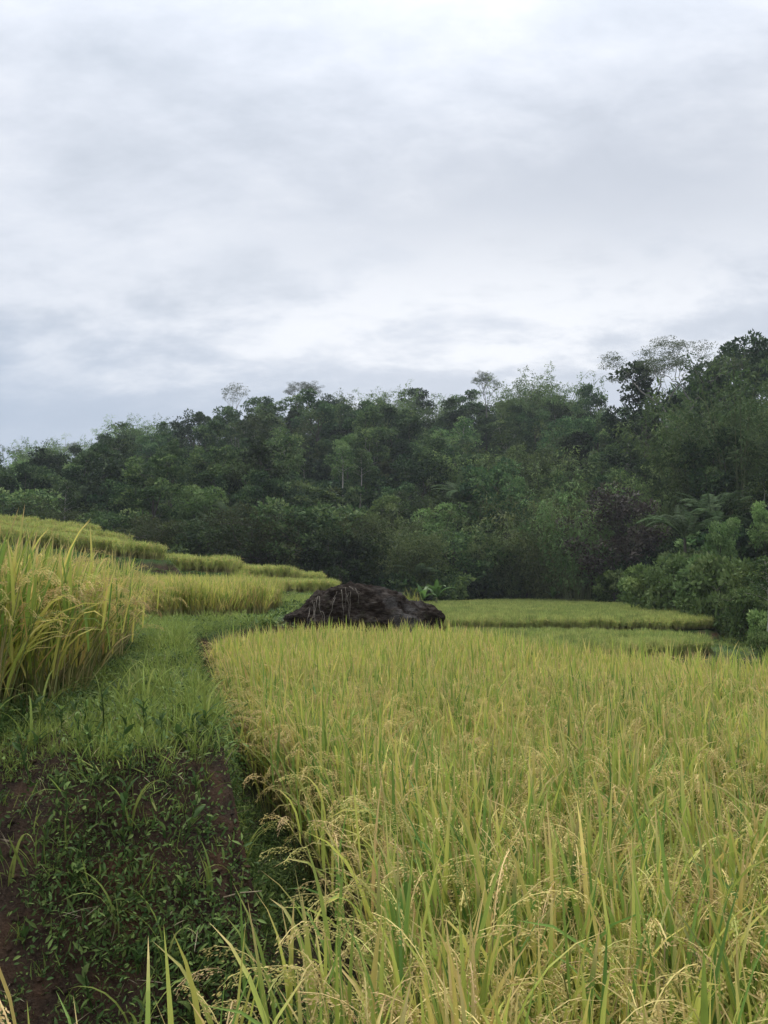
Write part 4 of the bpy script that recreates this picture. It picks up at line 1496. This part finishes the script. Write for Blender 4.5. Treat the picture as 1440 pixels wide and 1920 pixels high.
T('dark4', 905, 104, 868, 1.0, 'dark rounded tree in front of the bright bamboo')
T('dark1', 950, 101, 896, 0.8, 'dark round bush in front of the pale bamboo')
T('purple0', 1150, 84, 920, 1.12, 'purple-brown leaved tree at the back of the far paddy')
T('olive0', 1040, 94, 922, 1.15, 'large olive thicket behind the far paddy')
T('olive1', 950, 98, 962, 1.0, 'low olive thicket beside the large one behind the far paddy')
T('olive2', 720, 90, 958, 1.1, 'rounded olive thicket behind the boulder')
T('olive0', 640, 86, 966, 1.0, 'olive bamboo thicket left behind the boulder')
T('thicket0', 560, 84, 956, 1.25, 'dark dense thicket above the lowest left terraces')
T('thicket0', 640, 82, 1008, 1.1, 'low dark thicket behind the boulder top')
T('thicket1', 770, 92, 1000, 1.0, 'low brushy thicket beside the banana plants')
T('thicket0', 850, 98, 1000, 1.15, 'dark thicket behind the banana plants')
T('thicket0', 930, 100, 1020, 1.1, 'dark thicket at the back edge of the far paddy')
T('thicket1', 470, 80, 965, 1.1, 'brushy thicket above the middle left terrace')
T('thicket0', 390, 80, 985, 1.1, 'low dark thicket above the left terraces')
T('thicket1', 300, 82, 975, 1.1, 'brush behind the blunt end of the upper terrace')
T('thicket0', 210, 86, 965, 1.1, 'dark brush behind the upper left terrace')
T('thicket1', 110, 90, 948, 1.2, 'brushy thicket behind the highest left terrace')
T('thicket0', 30, 92, 930, 1.2, 'dark thicket at the left edge behind the terraces')
T('light2', 1352, 62, 976, 0.5, 'bright leafy tree at the right side above the bank', name='leafy_tree')
T('light0', 1438, 66, 945, 0.5, 'leafy tree at the right edge above the bank', name='leafy_tree')
T('bamboo2', 1085, 86, 905, 0.9, 'light bamboo beside the purple-brown tree')
T('bamboo1', 1235, 92, 870, 0.9, 'feathery bamboo right of the purple-brown tree')
for i, (u, D, vt, kind, wd_, lab) in enumerate([
        (1215, 62, 1062, 'shrub0', 0.9, 'leafy shrub at the right end of the far paddy'),
        (1262, 58, 1050, 'shrub1', 0.95, 'dense shrub on the bank behind the far paddy'),
        (1310, 55, 1046, 'shrub0', 0.95, 'light green shrub below the bright leafy tree'),
        (1365, 50, 1056, 'shrub1', 0.95, 'shrub on top of the red earth bank'),
        (1415, 46, 1058, 'shrub0', 0.9, 'light shrub beside the small pale-trunked tree'),
        (1150, 80, 1076, 'shrub1', 0.9, 'low bush at the back right of the far paddy'),
        (1085, 98, 1090, 'shrub1', 0.8, 'low bush at the back of the far paddy'),
        (1190, 72, 1088, 'shrub2', 0.9, 'small bush at the edge of the far paddy'),
        (1395, 44, 1112, 'shrub2', 0.8, 'low leafy bush above the bare red earth'),
        (1432, 38, 1150, 'shrub2', 0.7, 'fern-like bush overhanging the bare red earth'),
        (1425, 34, 1186, 'shrub2', 0.55, 'lowest leafy bush at the right edge'),
        (1355, 52, 1100, 'shrub2', 0.8, 'low light bush on the bank at the paddy corner'),
        (1300, 62, 1100, 'shrub2', 0.8, 'low bush along the bank at the paddy edge'),
        (1245, 68, 1092, 'shrub2', 0.8, 'second low bush along the bank at the paddy edge')]):
    T(kind, u, D, vt, wd_, lab, name='shrub')
T('slim1', 1425, 36, 1040, 0.7, 'small pale-trunked tree on the bank at the right edge')

# the rest of the forest: a jittered planting over the slope
rs = np.random.default_rng(21)
taken = [(t_[1], t_[2]) for t_ in TREES if t_[2] > 60]
cand = []
yy = 88.0
while yy < 196:
    st = 6.0 + (yy - 88) * 0.022
    xs_ = np.arange(-0.54 * yy - 4, 0.54 * yy + 4, st)
    for xx in xs_:
        cand.append((xx + rs.normal() * st * 0.22 + (st / 2 if int(yy) % 2 else 0), yy + rs.normal() * st * 0.22))
    yy += st * 0.92
for yy in np.arange(56, 90, 6.0):
    for xx in np.arange(24, 48, 5.6):
        cand.append((xx + rs.normal() * 1.0, yy + rs.normal() * 1.0))
TRUNKS = [(642, 118), (673, 120), (324, 150), (260, 142), (288, 138), (575, 132), (1270, 96), (1268, 112)]
for xx, yy in cand:
    a = xx / yy
    if abs(a) > 0.52 or poly_sd(np.array([xx]), np.array([yy]), F3)[0] < 4:
        continue
    if yy < 90 and xx < 36:
        continue
    if any((xx - p_) ** 2 + (yy - q_) ** 2 < 3.2 ** 2 for p_, q_ in taken):
        continue
    u = 720 + a * F
    if any(abs(u - tu) < 34 and td - 34 < yy < td + 2 for tu, td in TRUNKS):
        continue
    r_ = rs.random()
    if 820 < u < 1440 and yy < 125:
        kind = ('bamboo%d' % rs.integers(3)) if r_ < 0.20 else ('olive%d' % rs.integers(3)) if r_ < 0.28 else ('mid%d' % rs.integers(4)) if r_ < 0.68 else ('dark%d' % rs.integers(5)) if r_ < 0.92 else 'light%d' % rs.integers(3)
    elif yy > 165:
        kind = ('bamboo%d' % rs.integers(3)) if r_ < 0.30 else ('dark%d' % rs.integers(5)) if r_ < 0.65 else ('mid%d' % rs.integers(4)) if r_ < 0.95 else 'bare0'
    else:
        kind = ('dark%d' % rs.integers(5)) if r_ < 0.56 else ('mid%d' % rs.integers(4)) if r_ < 0.84 else ('slim%d' % rs.integers(3)) if r_ < 0.92 else ('bamboo%d' % rs.integers(3)) if r_ < 0.97 else 'light%d' % rs.integers(3)
    H = PROTO[kind][1] * (0.66 + 0.56 * rs.random())
    TREES.append((kind, xx, yy, H, 1.0 + 0.12 * rs.normal(), None, None))
    taken.append((xx, yy))

NAMES = {'dark': 'broadleaf_tree', 'mid': 'broadleaf_tree', 'light': 'broadleaf_tree', 'bamboo': 'bamboo_clump', 'olive': 'bamboo_clump', 'slim': 'slim_tree', 'slimd': 'slim_tree',
         'purple': 'broadleaf_tree', 'thicket': 'thicket', 'shrub': 'shrub', 'umbrella': 'open_crowned_tree', 'open': 'open_crowned_tree', 'bare': 'open_crowned_tree'}
WORDS = {'dark': 'dark green broadleaf tree', 'mid': 'mid green broadleaf tree', 'light': 'light green broadleaf tree', 'bamboo': 'feathery green bamboo clump', 'olive': 'olive bamboo clump',
         'slim': 'slim pale-trunked tree', 'bare': 'thin half-bare tree'}


def band(y_, u):
    return 'on the ridge' if y_ > 165 else 'high on the forest slope' if y_ > 140 else 'halfway up the forest slope' if y_ > 115 else 'low on the forest slope'


bins = {}
for i, t_ in enumerate(TREES):
    if t_[5] is None:
        base_k = t_[0].rstrip('0123456789')
        bins.setdefault((base_k, band(t_[2], 0)), []).append((t_[1] / t_[2], i))
auto = {}
for (bk, bd), lst in bins.items():
    lst.sort()
    for j, (_, i) in enumerate(lst):
        auto[i] = '%s %s, %s of its kind from the left' % (WORDS[bk], bd, ordinal(j)) if len(lst) > 1 else '%s %s, the only one of its kind there' % (WORDS[bk], bd)
rs = np.random.default_rng(33)
for i, (kind, x_, y_, H, wide, lab, nm) in enumerate(TREES):
    parts, ph = PROTO[kind]
    bk = kind.rstrip('0123456789')
    s_ = H / ph
    sw = wide * (s_ if lab is None else max(0.6, min(1.5, 0.5 + 0.5 * s_)))
    cat = 'bamboo' if bk in ('bamboo', 'olive') else 'bush' if bk in ('shrub', 'thicket') else 'tree'
    grp = 'shrubs on the right bank' if bk == 'shrub' else 'thickets at the forest foot' if bk == 'thicket' else 'trees of the forested hill'
    thing(nm or NAMES[bk], parts, lab or auto[i], cat, (x_, y_, gz(x_, y_)), rs.random() * 6.28 if bk not in ('umbrella',) else 3.4, (sw, sw, s_), grp)

# palms
for u, D, v0, n_, sc_, lab in ((150, 100, 955, 13, 0.95, 'palm with long arching fronds low on the left slope'),
                               (412, 86, 1005, 12, 0.9, 'pale-fronded palm above the left terraces'),
                               (440, 92, 985, 12, 0.9, 'dark upright palm beside the pale-fronded one'),
                               (850, 104, 940, 14, 1.0, 'palm drooping out of the slope beside the dark rounded tree'),
                               (1325, 70, 985, 14, 1.0, 'dark palm with spreading fronds right of the purple-brown tree'),
                               (1285, 66, 1010, 12, 0.9, 'low palm behind the bright leafy tree'),
                               (785, 88, 1096, 12, 0.8, 'small palm behind the grass on the boulder'),
                               (232, 172, 838, 13, 0.9, 'palm on the left skyline'),
                               (262, 174, 836, 13, 0.9, 'second palm on the left skyline'),
                               (1085, 101, 1098, 10, 0.7, 'small dark palm at the back of the far paddy'),
                               (985, 98, 1112, 10, 0.6, 'young palm sprouting at the back edge of the far paddy')):
    x_ = ux(u, D)
    zb = gz(x_, D)
    h = max(0.4, vz(v0, D) - zb) / sc_
    tm, bx = palm_trunk(h, u)
    e, _ = thing('palm_tree', [('trunk', tm)], lab, 'palm', (x_, D, zb), rs.random() * 6.28, sc_, 'palms in the forest')
    for j in range(n_):
        obj('frond', FRONDS[int(rs.integers(4))], e, (bx, 0, h - 0.05), 0, 0.85 + 0.3 * rs.random(), (0, R(-20 + 45 * rs.random()), j * 2.4 + rs.random() * 0.4))

# banana plants
for u, D, vt, lab in ((818, 76, 1086, 'young banana plant with a split upright leaf at the paddy corner'), (792, 75, 1096, 'low banana plant beside the taller one at the paddy corner'),
                      (1035, 90, 1096, 'banana plant at the back edge of the far paddy'), (1060, 96, 1098, 'second banana plant at the back edge of the far paddy')):
    x_ = ux(u, D)
    zb = gz(x_, D)
    H = min(3.4, max(1.2, vz(vt, D) - zb))
    s_ = H / 2.5
    e, _ = thing('banana_plant', [('stem', BSTEM)], lab, 'banana plant', (x_, D, zb), rs.random() * 6.28, s_, 'banana plants')
    for j in range(7):
        obj('leaf', BLEAF[int(rs.integers(4))], e, (0, 0, 1.0), 0, 0.8 + 0.3 * rs.random(), (0, R(-18 + 36 * rs.random()), j * 2.4 + rs.random() * 0.4))

# undergrowth between the trunks
UG = [broadleaf('undergrowth', 800 + i, 2.6, 2.0, 26, 44, ('tree_dark', 'tree_mid', 'bamboo_olive')[i % 3], ln=0.42, crown_lo=0.1, lobes=5, trunk_r=0.04)[1][1] for i in range(4)]
rs = np.random.default_rng(55)
n = 3000
y = 74 + (200 - 74) * rs.random(n)
x = rs.uniform(-0.56, 0.56, n) * y
k = (poly_sd(x, y, F3) > 2.2) & ~((y < 84) & (x > -6) & (x < 26)) & ~((y < 78) & (x < 0) & (x > -40))
x, y = x[k], y[k]
x2 = rs.uniform(19, 46, 500)
y2 = rs.uniform(46, 84, 500)
xt = np.interp(y2, [47, 57, 75, 96], [30, 33, 34, 34])
k = (x2 > xt) & (x2 < 0.56 * y2 + 2)
x, y = np.concatenate([x, x2[k]]), np.concatenate([y, y2[k]])
n = len(x)
scatter('undergrowth', np.stack([x, y, ground(x, y) - 0.2], 1), rs.random(n) * 6.28, 0.6 + 0.8 * rs.random(n), rs.integers(0, 4, n), UG,
        'dark undergrowth filling the forest floor', 'undergrowth')

# rank grass on the dykes and slopes between the terraces, along the paddies' edges and the right bank
RANK = [tuft_mesh('rank_grass', 330 + i, 22, 0.15, 0.5, 0.008, 0.8, r=0.12) for i in range(4)]
BUSHY = [creeper_mesh('bank_cover', 340 + i, 40, 0.22, 0.10, 0.2) for i in range(3)]
n = 42000
x = rs.uniform(-24, 30, n)
y = 13 + 75 * rs.random(n) ** 1.2
k = in_view(x, y, 1.0)
vi = np.where(y > 24, rs.integers(0, 7, n), rs.integers(0, 4, n))
for poly in (L2R, L3, L4, L4B, L5, L5B, L6, L7, L8, F2, F3, F1):
    k &= poly_sd(x, y, poly) > (0.05 if poly not in (F2, F3) else 0.4)
red = np.maximum(sstep(fbm2(x, y, 2.6, 3, 91), 0.0, 0.2), np.exp(-(((x - 17.6) / 1.6) ** 2 + ((y - 41) / 3.5) ** 2)) * 1.3) * sstep(x, 14, 16)
k &= rs.random(n) > red * 0.95
k &= ~((np.abs(x - BCTR[0]) < 1.6) & (np.abs(y - 14.6) < 1.2))
x, y, vi = x[k], y[k], vi[k]
n = len(x)
scatter('grass', np.stack([x, y, ground(x, y)], 1), rs.random(n) * 6.28, np.where(y < 24, 0.45, 0.7) * (0.7 + 0.8 * rs.random(n)), vi, RANK + BUSHY,
        'rank grass on the slopes and dykes between the terraces', 'grass')

# grass growing on the boulder's shoulder
TG = tuft_mesh('boulder_grass', 350, 60, 0.14, 0.36, 0.0045, 0.9, 'rice_leaf', r=0.09)
p_ = boulder_front(768, 0.0)
tag(obj('grass_tuft', TG, None, p_ + np.array([0, 0.05, -0.03])), 'yellow-green grass tuft growing on the shoulder of the boulder', 'grass tuft')

# ------------------------------------------------------------------ haze: the damp air over the valley
HAZE = 0.00032
if HAZE:
    mb = MB()
    x0, x1, y0, y1, z0, z1 = -950, 950, -450, 1550, -40, 90
    V = [(x0, y0, z0), (x1, y0, z0), (x1, y1, z0), (x0, y1, z0), (x0, y0, z1), (x1, y0, z1), (x1, y1, z1), (x0, y1, z1)]
    mb.add(V, [(0, 3, 2, 1), (4, 5, 6, 7), (0, 1, 5, 4), (1, 2, 6, 5), (2, 3, 7, 6), (3, 0, 4, 7)], np.array([0.5] * 3))
    m, t = mat_new('haze')
    vo = t.n('ShaderNodeVolumePrincipled')
    vo.inputs['Color'].default_value = (0.86, 0.92, 1.0, 1)
    vo.inputs['Density'].default_value = HAZE
    vo.inputs['Anisotropy'].default_value = 0.2
    o = t.n('ShaderNodeOutputMaterial')
    t.set(o.inputs['Volume'], vo)
    tag(obj('haze', mb.mesh('haze', 'haze')), 'thin pale haze hanging in the valley air', 'haze', None, 'stuff')
print('objects', len(bpy.data.objects), 'trees', len(TREES))
